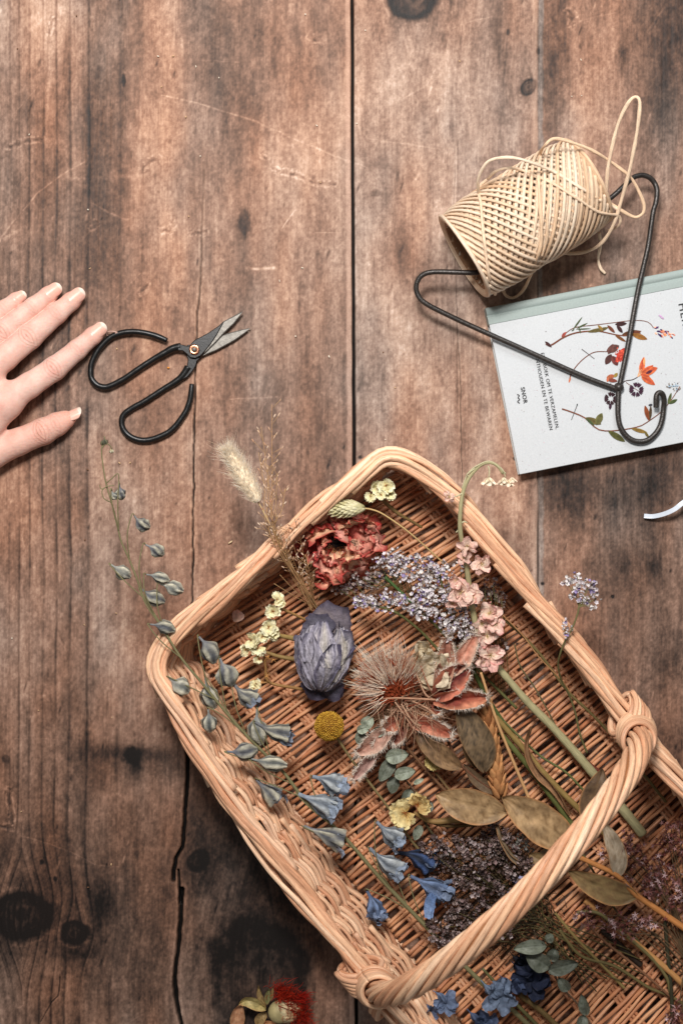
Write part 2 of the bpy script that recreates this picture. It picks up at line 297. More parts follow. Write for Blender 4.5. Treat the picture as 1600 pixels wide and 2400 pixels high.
    for pts, wd, dp, am in [([(478, 380), (474, 520), (470, 640), (462, 760), (457, 900), (454, 1100), (452, 1300), (450, 1440), (446, 1600), (440, 1700)], 2.1, .003, .93), ([(440, 1690), (438, 1850), (430, 1965), (428, 1985), (413, 2010), (408, 2040), (407, 2062)], 4.2, .005, 1), ([(419, 2040), (421, 2120)], 2.6, .004, 1), ([(426, 2085), (424, 2140), (420, 2200), (412, 2260), (409, 2310), (414, 2350), (425, 2400), (425, 2600)], 4.6, .006, 1), ([(1066, 380), (1062, 500), (1068, 700), (1078, 900), (1082, 1130)], 1.3, .0008, .45), ([(142, 2290), (136, 2335), (120, 2350), (95, 2395)], 1.4, .0008, .6), ([(1264, 0), (1264, 20)], 1, 0, 0)]:
        P = A(pts); wob2 = 2.2 * vn(v / 26, v * 0 + pts[0][0], 83) + 1.2 * vn(v / 9, v * 0, 84)
        dd = polydist(u + wob2, v, pts); taper = 1
        if pts[0][1] == 380: taper = np.clip((v - 470) / 500, 0, 1) * .75 + .15 * (v > 400)
        m = np.exp(-(dd / (wd * (.75 + .5 * (vn(v / 40, v * 0, 85) + .5)))) ** 4) * taper; crk = np.maximum(crk, am * m); hz -= dp * m
        t += .07 * np.exp(-((dd - wd * 2.2) / wd) ** 2)
    t = np.clip(t, .02, 1.0)
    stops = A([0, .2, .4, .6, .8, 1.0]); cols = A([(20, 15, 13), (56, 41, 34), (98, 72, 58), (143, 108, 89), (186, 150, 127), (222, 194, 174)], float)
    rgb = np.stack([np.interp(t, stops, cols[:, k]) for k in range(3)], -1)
    gr = fbm(u / 120, v / 300, 91, 3) * .5 + .10 * (plank == 1) + .9 * s3 + .1 * s4       # greyish wash
    lum = rgb.mean(-1, keepdims=True); q = np.clip(gr + .06, -.28, .6)[..., None]; rgb = rgb * (1 - q) + lum * A([1.0, .985, .97]) * q
    pk = (s1 * .22)[..., None]; rgb = rgb * (1 - pk) + A([226, 186, 166]) * pk
    rgb = rgb * (1 - crk[..., None] * .93)
    c = np.clip(rgb / 255, 0, 1); lin = np.where(c <= 0.04045, c / 12.92, ((c + 0.055) / 1.055) ** 2.4)
    hz += .00022 * fbm(g / 5.0, v / 90, 31, 2) - .00020 * np.clip(.45 - t, 0, 1) + .00016 * fbm(u / 90, v / 200, 99, 2)
    V = np.stack([(u - 800) * S, -(v - 1200) * S, hz - .00012], -1)
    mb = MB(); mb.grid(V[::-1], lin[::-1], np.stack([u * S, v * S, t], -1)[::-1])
    # underside and edge faces make it a solid board
    x0, x1, y0, y1 = (us[0] - 800) * S, (us[-1] - 800) * S, -(vs[-1] - 1200) * S, -(vs[0] - 1200) * S
    B = A([(x0, y0, -.0002), (x1, y0, -.0002), (x1, y1, -.0002), (x0, y1, -.0002), (x0, y0, -.035), (x1, y0, -.035), (x1, y1, -.035), (x0, y1, -.035)])
    mb.add(B, A([(0, 1, 5, 4), (1, 2, 6, 5), (2, 3, 7, 6), (3, 0, 4, 7), (7, 6, 5, 4)]), srgb(120, 90, 74))
    m = mat('weathered_pine', rough=.6, bump=.6, bscale=1400, var=.20, vscale=1500, spec=.22, bdist=.0003)
    nt = m.node_tree; N = nt.nodes; Lk = nt.links; p = N['Principled BSDF']
    at = N.new('ShaderNodeAttribute'); at.attribute_name = 'along'; sx = N.new('ShaderNodeSeparateXYZ'); Lk.new(at.outputs['Vector'], sx.inputs[0])
    mr = N.new('ShaderNodeMapRange'); mr.inputs[1].default_value = 0; mr.inputs[2].default_value = 1; mr.inputs[3].default_value = .50; mr.inputs[4].default_value = .70
    Lk.new(sx.outputs[2], mr.inputs[0]); Lk.new(mr.outputs[0], p.inputs['Roughness'])
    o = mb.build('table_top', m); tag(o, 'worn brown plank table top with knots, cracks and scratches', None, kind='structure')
build_table()

# ------------------------------------------------------------------ wicker basket
rng = np.random.default_rng(7)
HR = 0.066
def wcol(n=None):
    a, b, c = srgb(235, 190, 152), srgb(184, 120, 84), srgb(246, 220, 192)
    k = rng.random(); q = rng.random()
    base = a * (1 - k * .75) + b * k * .75
    return base * (1 - .35 * q * q) + c * .35 * q * q
Mx, My = 1182, 2008
half = [(900, 2330), (740, 2132), (635, 1990), (530, 1842), (440, 1700), (391, 1615), (374, 1572), (383, 1532), (425, 1480), (520, 1396), (660, 1275), (800, 1158), (866, 1098), (902, 1076), (946, 1085), (1012, 1130), (1090, 1212), (1210, 1358), (1330, 1512), (1465, 1688)]
loop = half + [(2 * Mx - a, 2 * My - b) for a, b in half[1:-1]]
rim = crom(WP([(a, b, HR) for a, b in loop]), 800, closed=True)[:-1]
NR = len(rim)
per = np.linalg.norm(np.diff(np.vstack([rim, rim[:1]]), axis=0), axis=1).sum()
cen = rim.mean(0); cen[2] = 0
tan = unit(np.roll(rim, -3, 0) - np.roll(rim, 3, 0)); out = np.stack([tan[:, 1], -tan[:, 0], 0 * tan[:, 0]], 1)
if (out * (rim - cen)).sum() < 0: out = -out
for _ in range(25): out = unit(out + .5 * np.roll(out, 1, 0) + .5 * np.roll(out, -1, 0))
def rimpt(s, off, z):
    """s arc length (m), off outwards, z absolute"""
    x = (np.asarray(s) / per * NR) % NR; i = np.floor(x).astype(int); f = (x - i)[:, None]; j = (i + 1) % NR; i = i % NR
    p = rim[i] * (1 - f) + rim[j] * f; o = unit(out[i] * (1 - f) + out[j] * f)
    q = p + o * np.asarray(off)[:, None]; q[:, 2] = z; return q
Z0 = 0.010; FL = 0.020
def outd(s):
    x = (np.asarray(s) / per * NR).astype(int) % NR; return .009 + .012 * (out[x] @ A([-.797, -.604, 0]))
def wall(s, z, off): return rimpt(s, -outd(s) * (1 - (z - Z0) / (HR - Z0)) ** 1.1 + off, z)
basket = thing('wicker_basket', 'large rectangular willow basket with a twisted arched handle, full of dried flowers', 'basket', (cen[0], cen[1], 0))
# wall
mb = MB(); stk = 0.0235; nst = int(per / stk); stk = per / nst
for i in range(nst):
    z = np.linspace(.006, HR - .002, 8); s = np.full(8, i * stk) + (z - Z0) * .12
    mb.tube(wall(s, z, np.full(8, rng.normal(0, .0003))), .0019, wcol(), 6, ref=A([1.0, .3, 0]), att=rng.random() * 9)
row = 0; z0 = .0065
while z0 < HR - .007:
    nrod = 9; L = per / nrod
    for k in range(nrod):
        a0 = (k + row * .37) * L + rng.uniform(-.01, .01); Ls = L * rng.uniform(1.02, 1.1)
        n = int(Ls / .0036); s = a0 + np.linspace(0, Ls, n)
        ph = np.pi * (s / stk + row)
        off = .0026 * np.cos(ph) + .0003 * rng.normal()
        zz = z0 + .0030 * np.linspace(-.55, .75, n) + .0004 * np.sin(s * 90 + row * 2)
        r = .00165 * rng.uniform(.85, 1.15) * np.linspace(1.15, .8, n)
        mb.tube(wall(s, zz, off), r, wcol(), 6, att=rng.random() * 9)
    z0 += .0029; row += 1
for _ in range(95):    # cut ends poking out of the weave
    s0 = rng.uniform(0, per); zz = rng.uniform(.02, HR - .015); dl = rng.uniform(.012, .035)
    s = s0 + np.linspace(0, dl, 6); mb.tube(wall(s, zz + np.linspace(0, rng.uniform(.002, .014), 6), np.linspace(.0, rng.choice([-1, -1, 1]) * .0055, 6)), .0020, wcol() * 1.05, 7, att=rng.random() * 9)
mb.build('side_wall', M_wicker, basket)
# floor
fl = wall(np.linspace(0, per, 400, endpoint=False), np.full(400, Z0), np.full(400, -.001))[:, :2]
def inside(P):
    x, y = P[:, 0], P[:, 1]; c = np.zeros(len(P), bool); x0, y0 = fl[:, 0], fl[:, 1]; x1, y1 = np.roll(x0, -1), np.roll(y0, -1)
    for a, b, d, e in zip(x0, y0, x1, y1):
        m = (b > y) != (e > y)
        if m.any(): c ^= m & (x < (d - a) * (y - b) / (e - b + 1e-12) + a)
    return c
e1 = unit(A([.615, -.79])); e2 = unit(A([.79, .615])); rel = fl - cen[:2]; smin, smax = (rel @ e1).min(), (rel @ e1).max(); tmax = np.abs(rel @ e2).max()
mb = MB(); gsp = .0275; pitch = .0040; k = 0; s0 = smin - .03
while s0 < smax + .03:
    f = np.clip((s0 - smin) / (smax - smin), 0, 1); til = math.tan(math.radians(7 - 20 * f)) + rng.normal(0, .008)
    t = np.arange(-tmax - .01, tmax + .01, .0028); n = len(t)
    bend = .0008 * np.sin(t * 60 + k) + .0006 * vn(t / .02, t * 0 + k, 5)
    P2 = cen[:2] + e1 * (s0 + til * t + bend)[:, None] + e2 * t[:, None]; ins = inside(P2)
    if ins.sum() > 4:
        i0, i1 = np.argmax(ins), n - np.argmax(ins[::-1]); P2 = P2[i0:i1]; tt = t[i0:i1]
        z = .0132 + .0016 * np.cos(np.pi * (tt / gsp + k)) + .0005 * rng.normal(); m = len(tt)
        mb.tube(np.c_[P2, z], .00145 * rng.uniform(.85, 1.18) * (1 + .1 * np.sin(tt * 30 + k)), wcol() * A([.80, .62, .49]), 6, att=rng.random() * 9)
    s0 += pitch * rng.uniform(.93, 1.1); k += 1
for j in range(-6, 7):
    for q in (-1, 0, 1):
        ss = np.arange(smin, smax, .006); tj = (j + .5) * gsp - gsp / 2 + q * .0029
        P2 = cen[:2] + e1 * ss[:, None] + e2 * (tj + .0006 * np.sin(ss * 25 + j))[:, None]; ins = inside(P2)
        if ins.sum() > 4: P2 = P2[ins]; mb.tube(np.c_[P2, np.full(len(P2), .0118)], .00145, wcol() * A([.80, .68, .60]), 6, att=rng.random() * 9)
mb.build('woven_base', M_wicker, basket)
# braided rim
mb = MB(); Lr = .200; nr = int(per / .0345)
for i in range(nr):
    n = 46; x = np.linspace(0, 1, n); s = i * per / nr + x * Lr * rng.uniform(.92, 1.08)
    xs = x * x * (3 - 2 * x)
    off = -.0040 + .0130 * (x * .6 + xs * .4) - .003 * np.clip((x - .88) / .12, 0, 1) + .0011 * np.sin(x * 9 + i * 1.7) + .0005 * np.sin(x * 23 + i) + rng.normal(0, .0008)
    z = HR - .0070 + .0125 * np.sqrt(np.clip(1 - ((x - .45) / .62) ** 2, 0, 1)) + .0010 * np.sin(x * 13 + i * 2) + rng.normal(0, .0006) - .006 * np.clip((x - .86) / .14, 0, 1) ** 1.5
    r = .0027 * rng.uniform(.78, 1.15) * (1 - .42 * x)
    mb.tube(rimpt(s, off, z), r, wcol() * 1.05, 9, att=rng.random() * 9)
for i in range(nr):     # second strand under the border
    n = 26; x = np.linspace(0, 1, n); s = i * per / nr + x * .10 + .01
    off = .0085 - .0125 * x + .001 * rng.normal(); z = HR - .0075 - .001 * rng.normal() - .002 * np.sin(x * 3.1)
    mb.tube(rimpt(s, off, np.full(n, z) if np.isscalar(z) else z), .0022 * (1 - .3 * x), wcol(), 7, att=rng.random() * 9)
mb.build('braided_rim', M_wicker, basket)
# twisted handle
PA = W(876, 2305, HR); PB = W(1487, 1712, HR); HA = .112
n = 120; a = np.linspace(0, np.pi, n); xx = (1 - np.cos(a)) / 2
hc = PA * (1 - xx[:, None]) + PB * xx[:, None]; hc[:, 2] = HR - .010 + (HA + .010) * np.sin(a) ** .82
dd = np.r_[0, np.cumsum(np.linalg.norm(np.diff(hc, axis=0), axis=1))]; Lh = dd[-1]
ss = np.linspace(0, Lh, 190); hc = np.stack([np.interp(ss, dd, hc[:, k]) for k in range(3)], 1)
HT = unit(np.gradient(hc, axis=0)); sv = unit(np.cross(unit(PB - PA), A([0, 0, 1.0]))); sv = np.broadcast_to(sv, HT.shape); nv = np.cross(sv, HT)
mb = MB(); ns = 8
mb.tube(hc, .0062, srgb(150, 100, 62), 8, ref=nv)
TW = 2 * np.pi * Lh / .142
for i in range(ns):
    th = 2 * np.pi * i / ns + TW * ss / Lh + .05 * rng.normal(); rr = .0065 * (1 + .03 * np.sin(ss * 60 + i))
    P = hc + sv * (np.cos(th) * rr)[:, None] + nv * (np.sin(th) * rr)[:, None]
    mb.tube(P, .00232 * (1 + .07 * rng.normal()) * (1 + .05 * np.sin(ss * 45 + i * 2)), wcol() * A([1.0, 1.0, 1.0]), 12, ref=sv, att=rng.random() * 9)
mb.build('twisted_handle', M_wicker, basket)
# bindings where the handle meets the rim
for (P0, ex) in ((PA, 0), (PB, 1)):
    mb = MB(); ib = np.argmin(np.linalg.norm(rim - P0, axis=1)); T = tan[ib].copy(); O = out[ib]; Zv = A([0, 0, 1.0])
    for j in range(6):      # loops over the rim on both sides of the handle
        for sd in ((-1, 1) if ex == 0 else (-1,)):
            c0 = P0 + T * sd * (.0085 + .0031 * (j % 3)) + Zv * (-.001); a = np.linspace(0, 2 * np.pi, 40); w = .0125 + .0012 * (j // 3)
            lean = sd * (.006) * np.cos(a)
            P = c0 + O * (np.cos(a) * w)[:, None] + Zv * (np.sin(a) * (.0085 + .001 * (j // 3)))[:, None] + T * (lean - sd * .004 * np.sin(a))[:, None]
            mb.tube(P, .0019, wcol() * 1.04, 8, att=rng.random() * 9)
    for j in range(8):      # turns round the foot of the handle
        a = np.linspace(0, 2 * np.pi, 44); hgt = HR + .006 + .0030 * j; w = .0135 - .0003 * j; ic = np.argmin(np.abs(hc[:, 2] - hgt) + (0 if ex == 0 else 0) + np.linalg.norm(hc[:, :2] - P0[:2], axis=1))
        q = hc[ic]; tl = rng.normal(0, .0012)
        P = A([q[0], q[1], hgt]) + T * (np.cos(a) * w)[:, None] + O * (np.sin(a) * w)[:, None] + Zv * (.0045 * np.cos(a + 1.0 + ex) + tl * np.sin(a))[:, None]
        mb.tube(P, .0018, wcol() * 1.04, 8, att=rng.random() * 9)
    for j in range(5):      # crossing strands
        a = np.linspace(0, 1, 20); sg = 1 if ex else -1
        P = P0 + T * ((-.016 + .030 * a + .0035 * (j - 2)) * sg)[:, None] + O * (.015 * np.cos(a * np.pi))[:, None] + Zv * (.004 + .012 * np.sin(a * np.pi))[:, None]
        mb.tube(P, .0019, wcol() * 1.05, 8, att=rng.random() * 9)
    mb.build('handle_binding', M_wicker, basket)
# ------------------------------------------------------------------ hardback notebook
BH = 0.0125
bo = A([1138., 722.]); bx = unit(A([462., -91.])); by = unit(A([80., 397.])); BHT = 398.0; BLN = 560.0
def BK(x, y, h=BH):      # x along the spine, y across, in photograph pixels measured on the cover
    p = bo + bx * x + by * y; return W(p[0], p[1], BH) * A([1, 1, 0]) + A([0, 0, h])
def slab(mb, x0, x1, y0, y1, z0, z1, col, bev=1.2, rc=2.0):
    # rectangular slab with rounded corners and a softened top edge
    pts = []
    for cx, cy, a0 in ((x1 - rc, y1 - rc, 0), (x0 + rc, y1 - rc, 90), (x0 + rc, y0 + rc, 180), (x1 - rc, y0 + rc, 270)):
        for a in np.radians(np.linspace(a0, a0 + 90, 5)): pts.append((cx, cy, math.cos(a), math.sin(a)))
    rings = []
    for ins, z in ((0, z0), (0, z1 - bev * S), (bev * .35, z1 - bev * .4 * S), (bev, z1)):
        rings.append([BK(cx + (rc - ins) * ca, cy + (rc - ins) * sa, z) for cx, cy, ca, sa in pts])
    V = A(rings); n = len(pts); V = np.concatenate([V, V[:, :1]], 1); mb.grid(V, col)
    mb.add(V[-1, :-1], A([list(range(n))]), col); mb.add(V[0, :-1], A([list(range(n))[::-1]]), col)
book = thing('hardback_notebook', 'pale speckled hardback book printed with pressed flowers, under the wire hanger', 'book', BK(0, BHT, 0))
mb = MB(); slab(mb, 3, BLN - 3, 4, BHT - 6, .0024, BH - .0022, srgb(226, 216, 200)); mb.build('page_block', M_paper, book, smooth=False)
mb = MB(); slab(mb, 0, BLN, 40, BHT, BH - .0022, BH, srgb(196, 199, 201)); mb.build('front_cover', M_paper, book, smooth=False)
mb = MB(); slab(mb, 0, BLN, 0, BHT, .0002, .0024, srgb(200, 205, 204)); mb.build('back_cover', M_paper, book, smooth=False)
mb = MB()      # cloth spine with a hinge groove
ys = A([-1.5, -.5, 1.5, 9, 15, 17, 19, 21, 23, 26, 39.5]); zs = A([.0005, BH - .0012, BH - .0002, BH + .0001, BH - .0001, BH - .0007, BH - .0011, BH - .0007, BH - .0001, BH + .00012, BH + .00012])
V = A([[BK(x, y, z) for x in (-.8, .5, BLN - .5, BLN + .8)] for y, z in zip(ys, zs)]); mb.grid(V, srgb(152, 164, 160)); mb.grid(A([[BK(x, 39.5, z) for x in (-.8, BLN + .8)] for z in (BH + .00012, BH - .002)]), srgb(152, 164, 160))
mb.grid(A([[BK(-.8, y, z2) for z2 in (.0005, z)] for y, z in zip(ys, zs)]), srgb(146, 160, 156))
mb.build('cloth_spine', M_cloth, book)
# speckles of the cover paper, printed flowers, pins, writing
mb = MB(); cnt = [0]
def IP(u, v, k=0):      # photograph pixel on the cover
    return W(u, v, BH + .00010 + (cnt[0] * 1.2e-6 if k < 9 else k * 1e-4))
def stroke(pts, w0, w1, col, k=1, n=24):
    cnt[0] += 1
    C = crom([(a, b, 0) for a, b in pts], n)[:, :2]; T = unit(np.gradient(C, axis=0)); Nn = np.stack([-T[:, 1], T[:, 0]], 1); w = np.linspace(w0, w1, n)[:, None] / 2
    L = C + Nn * w; R = C - Nn * w; mb.grid(A([[IP(*p, k) for p in L], [IP(*p, k) for p in R]]).transpose(1, 0, 2), col)
def blade(u0, v0, u1, v1, w, col, k=2, sh=1.0, c2=None, bend=0.0):
    cnt[0] += 1
    n = 13; t = np.linspace(0, 1, n); d = A([u1 - u0, v1 - v0]); q = A([-d[1], d[0]]) / np.hypot(*d)
    C = A([u0, v0]) + t[:, None] * d + q * (bend * 4 * t * (1 - t))[:, None]; ww = (w / 2 * np.sin(np.pi * t ** sh) ** .75)[:, None]
    V = A([[IP(*(c + q * x * s), k) for x in (-1, -.35, 0, .35, 1)] for c, s in zip(C, ww)])
    c2 = col if c2 is None else c2; cc = np.zeros((n, 5, 3)); 
    for j, m in enumerate((0, .7, 1, .7, 0)): cc[:, j] = A(col) * (1 - m) + A(c2) * m
    mb.grid(V, cc)
rq = np.random.default_rng(3)
for _ in range(230):
    x, y = rq.uniform(5, BLN), rq.uniform(45, BHT - 5); p = bo + bx * x + by * y; a = rq.uniform(0, 6.3); L = rq.uniform(.8, 3.0)
    c = [srgb(150, 140, 140), srgb(190, 160, 175), srgb(140, 130, 125), srgb(205, 150, 165)][rq.integers(4)]
    blade(p[0], p[1], p[0] + L * math.cos(a), p[1] + L * math.sin(a), rq.uniform(.6, 1.4), c, 0)
brn, drk, olv, org, plm, red = srgb(112, 62, 42), srgb(62, 36, 36), srgb(104, 92, 52), srgb(214, 112, 62), srgb(58, 30, 48), srgb(190, 62, 50)
stroke([(1278, 806), (1284, 811), (1296, 806), (1314, 794), (1335, 784), (1360, 778), (1400, 776), (1440, 784), (1470, 787), (1500, 780)], 4, 2, brn)
stroke([(1318, 786), (1345, 768), (1390, 762), (1430, 757), (1470, 752), (1500, 751), (1520, 756), (1530, 768)], 1.6, 1.4, brn)
blade(1276, 800, 1292, 814, 7, drk); blade(1315, 790, 1326, 778, 7, srgb(150, 70, 60))
for a in [(1340, 775, 1364, 742, 4), (1350, 770, 1376, 757, 4), (1345, 772, 1338, 776, 3), (1355, 765, 1360, 782, 3), (1348, 772, 1384, 770, 3)]: blade(*a, srgb(74, 84, 56))
for a, c in [((1375, 778, 1420, 770, 9), olv), ((1395, 777, 1425, 767, 8), olv), ((1400, 762, 1412, 775, 7), srgb(150, 120, 60)), ((1422, 762, 1440, 780, 8), brn), ((1440, 785, 1466, 801, 7), srgb(120, 75, 40)), ((1440, 760, 1468, 758, 10), drk), ((1444, 762, 1458, 780, 9), drk), ((1456, 784, 1500, 776, 12), srgb(96, 60, 36)), ((1478, 782, 1516, 795, 13), srgb(146, 98, 44)), ((1480, 780, 1502, 776, 6), brn)]: blade(*a, c, c2=A(c) * .7)
for i in range(34):
    f = i / 33; u0 = 1530 + 46 * f; v0 = 772 + 14 * f + rq.uniform(-9, 9) * (1 - f * .6); a = rq.uniform(-.6, 1.2); L = rq.uniform(6, 12) * (1 - .4 * f)
    blade(u0, v0, u0 + L * math.cos(a), v0 + L * math.sin(a), rq.uniform(2.5, 5) * (1 - .4 * f), [srgb(226, 128, 90), srgb(84, 44, 92), srgb(236, 150, 100), srgb(50, 30, 80), srgb(240, 180, 150)][rq.integers(5)], 3)
stroke([(1333, 895), (1336, 880), (1348, 860), (1365, 842), (1385, 828), (1400, 824), (1422, 824)], 2.4, 1.5, brn); stroke([(1362, 818), (1378, 830), (1392, 841)], 1.6, 1.2, srgb(80, 70, 70), 3); blade(1332, 897, 1336, 884, 4, srgb(200, 110, 70))
for a, c in [((1420, 824, 1450, 810, 18), srgb(98, 64, 58)), ((1424, 830, 1436, 806, 12), srgb(104, 66, 60)), ((1432, 830, 1418, 854, 15), srgb(88, 54, 50)), ((1434, 834, 1446, 857, 15), srgb(112, 58, 54)), ((1444, 850, 1462, 815, 16), red), ((1450, 832, 1466, 845, 14), red), ((1446, 830, 1468, 822, 12), srgb(206, 80, 60))]: blade(*a, c, c2=A(c) * .65)
for _ in range(26): p = (rq.uniform(1440, 1470), rq.uniform(814, 850)); blade(*p, p[0] + rq.uniform(-5, 5), p[1] + rq.uniform(-5, 5), 3, [red, srgb(160, 40, 40), srgb(224, 98, 70)][rq.integers(3)], 4)
stroke([(1448, 912), (1462, 894), (1480, 890), (1492, 884), (1502, 874)], 1.8, 1.3, drk)
for a in [(1500, 876, 1508, 836, 13), (1500, 876, 1540, 862, 20), (1502, 880, 1534, 902, 16), (1504, 872, 1530, 856, 10), (1500, 876, 1522, 884, 10)]: blade(*a, org, c2=srgb(170, 70, 50), sh=.8)
blade(1512, 876, 1528, 868, 7, srgb(84, 36, 52), 4); blade(1508, 856, 1509, 838, 5, srgb(240, 160, 100), 4)
for i in range(8): blade(1492, 884, 1502 + rq.uniform(-3, 3), 870 + rq.uniform(-8, 10), 1.2, srgb(220, 170, 130), 3)
stroke([(1466, 896), (1480, 906), (1498, 918)], 1.3, 1.0, brn)
def leafset(cu, cv, sc, col):
    for a in (-100, -60, -10, 30, 75, 120, 165, 205):
        r = math.radians(a); u0, v0 = cu + 6 * sc * math.cos(r), cv + 6 * sc * math.sin(r)
        for q in (-.35, 0, .35): blade(u0, v0, u0 + 13 * sc * math.cos(r + q), v0 + 13 * sc * math.sin(r + q), 4.2 * sc, col, 3)
leafset(1490, 913, .95, plm); leafset(1430, 934, .85, srgb(50, 28, 34)); blade(1430, 945, 1428, 960, 7, plm)
for a, c in [((1420, 885, 1440, 880, 10), srgb(160, 90, 60)), ((1422, 890, 1446, 893, 9), srgb(120, 62, 50)), ((1438, 884, 1446, 874, 8), srgb(150, 126, 60)), ((1424, 884, 1422, 895, 6), srgb(196, 110, 80))]: blade(*a, c)
stroke([(1430, 897), (1430, 915), (1428, 930)], 1.2, 1, drk)
stroke([(1316, 958), (1340, 966), (1368, 978), (1385, 994), (1400, 1006), (1425, 1010), (1465, 1006), (1500, 998), (1520, 986), (1545, 968), (1562, 950), (1580, 925), (1592, 905)], 3, 1.4, srgb(120, 70, 50)); stroke([(1352, 948), (1345, 966), (1338, 984)], 1.6, 1.2, srgb(70, 74, 70), 3); blade(1352, 946, 1351, 951, 3, srgb(50, 54, 54), 4)
for a, c in [((1370, 979, 1408, 994, 14), olv), ((1396, 996, 1410, 968, 16), srgb(104, 100, 58)), ((1392, 998, 1372, 980, 6), srgb(70, 84, 50)), ((1424, 1010, 1464, 1035, 14), srgb(84, 84, 42)), ((1478, 1004, 1516, 1014, 9), srgb(140, 110, 52)), ((1508, 1010, 1520, 1026, 6), srgb(110, 96, 48)), ((1520, 986, 1510, 950, 11), srgb(138, 72, 40)), ((1522, 984, 1524, 950, 7), srgb(84, 66, 44)), ((1518, 950, 1528, 948, 5), srgb(60, 60, 70)), ((1564, 948, 1572, 920, 7), srgb(88, 96, 56)), ((1566, 946, 1586, 936, 8), srgb(80, 92, 52))]: blade(*a, c, c2=A(c) * .72)
for _ in range(34): p = (1576 + rq.normal() * 9, 905 + rq.normal() * 5); blade(*p, p[0] + rq.uniform(-5, 5), p[1] + rq.uniform(-5, 5), 2.6, [srgb(130, 120, 110), srgb(120, 150, 170), srgb(90, 84, 90), srgb(160, 180, 196)][rq.integers(4)], 3)
for u0, v0 in [(1542, 738), (1546, 742)]: blade(u0, v0, u0 + 9, v0 + 5, 4, srgb(196, 160, 196), 1)
for pts in [[(1211, 924), (1216, 927), (1213, 932), (1217, 936), (1212, 941), (1217, 945)]]: stroke(pts, 2.0, 2.0, srgb(40, 38, 40), 2)
mb.build('printed_flowers', M_print, book)
def writing(s, u, v, size, name='lettering', xs=1.0, sp=1.0, off=0.0):
    c = bpy.data.curves.new(name, 'FONT'); c.body = s; c.size = size * S; c.space_character = sp; c.offset = off; c.materials.append(M_ink); c.resolution_u = 3
    o = bpy.data.objects.new(name, c); sc.collection.objects.link(o); o.parent = book
    X = A([by[0], -by[1], 0]); Y = A([bx[0], -bx[1], 0]); mat_ = Matrix([[X[0] * xs, Y[0], 0, 0], [X[1] * xs, Y[1], 0, 0], [0, 0, 1, 0], [0, 0, 0, 1]])
    p = IP(u, v, 4) - A(book['_o']); o.location = tuple(p)
    me = bpy.data.meshes.new_from_object(o); mo = bpy.data.objects.new(name, me); sc.collection.objects.link(mo); mo.parent = book; mo.matrix_local = Matrix.Translation(tuple(p)) @ mat_
    me.materials.clear(); me.materials.append(M_ink); bpy.data.objects.remove(o); return mo
writing('EEN BOEK OM TE VERZAMELEN,', 1266, 827, 11.5, sp=1.10)
writing('ONTHOUDEN EN TE BEWAREN', 1252, 832, 11.5, sp=1.10)
writing('SNOR', 1219, 908, 13.5, sp=1.1, off=.00006)
writing('HERBARIUM', 1588, 711, 27, sp=1.15)

# ------------------------------------------------------------------ iron scissors
sciss = thing('bonsai_scissors', 'small black iron scissors with open looped handles, lying open by the fingertips', 'scissors', W(455, 824, 0))
def ipath(pts, h): return WP([(a, b, h) for a, b in pts])
hp = [[(392, 798), (376, 791), (359, 785), (338, 780), (318, 777.5), (297, 778), (278, 782), (260, 790), (245, 803), (232, 818), (222, 835), (215, 852), (213, 868), (214, 884), (222, 897), (234, 905), (248, 907), (262, 903), (278, 895), (294, 886), (320, 868), (347, 850), (368, 837), (388, 826), (402, 818), (414, 814), (424, 813)],
      [(450, 900), (449, 914), (447, 930), (444, 943), (437, 962), (427, 978), (412, 998), (395, 1013), (375, 1023), (358, 1029), (340, 1032), (322, 1030), (304, 1022), (292, 1010), (286, 996), (286, 982), (291, 971), (302, 962), (318, 952), (335, 943), (362, 926), (388, 909), (408, 897), (424, 885), (434, 873), (442, 860)]]
zp = [.0045, .0032]
for k, (pts, z) in enumerate(zip(hp, zp)):
    mb = MB(); P = crom(ipath(pts, z), 150); r = np.full(150, .00215); r[:6] *= np.linspace(.8, 1, 6); r[-22:] *= np.linspace(1, 1.35, 22)
    fl_ = np.ones(150); P[:, 2] = np.where(np.arange(150) > 120, P[:, 2], P[:, 2]); r *= 1 + .025 * np.sin(np.arange(150) * .9) * rng.random(150)
    mb.tube(P, r, ns=14); mb.build('looped_handle', M_black, sciss)
def plate(mb, pts, z0, z1, col=(.5, .5, .5), bev=1.6):
    P = A(pts, float); c = P.mean(0); n = len(P); 
    ar = 0.5 * np.sum(P[:, 0] * np.roll(P[:, 1], -1) - np.roll(P[:, 0], -1) * P[:, 1])
    if ar > 0: P = P[::-1]
    e = unit(np.roll(P, -1, 0) - np.roll(P, 1, 0)); nn = np.stack([e[:, 1], -e[:, 0]], 1)
    if np.sum(nn * (P - c)) < 0: nn = -nn
    Pi = P - nn * bev
    rings = [[W(a, b, z) for a, b in Q] for Q, z in ((P, z0), (P, z1 - .0005), (Pi, z1))]; V = A(rings); V = np.concatenate([V, V[:, :1]], 1); mb.grid(V, col)
    mb.add(V[-1, :-1], A([list(range(n))]), col); mb.add(V[0, :-1], A([list(range(n))[::-1]]), col)
sp1 = [(418, 806), (432, 809), (444, 812), (450, 803), (456, 797), (470, 790), (490, 779), (512, 764), (524, 753), (520, 763), (508, 785), (494, 806), (478, 826), (470, 834), (458, 840), (446, 838), (436, 828), (428, 822), (417, 821)]
sp2 = [(436, 829), (434, 818), (440, 808), (452, 808), (464, 815), (474, 826), (470, 838), (462, 846), (459, 858), (450, 872), (439, 884), (426, 891), (421, 882), (430, 872), (438, 858), (441, 843)]
mb = MB(); plate(mb, sp2, .0022, .0048); plate(mb, sp1, .0050, .0072); mb.build('pivot_shank', M_black, sciss, smooth=False)
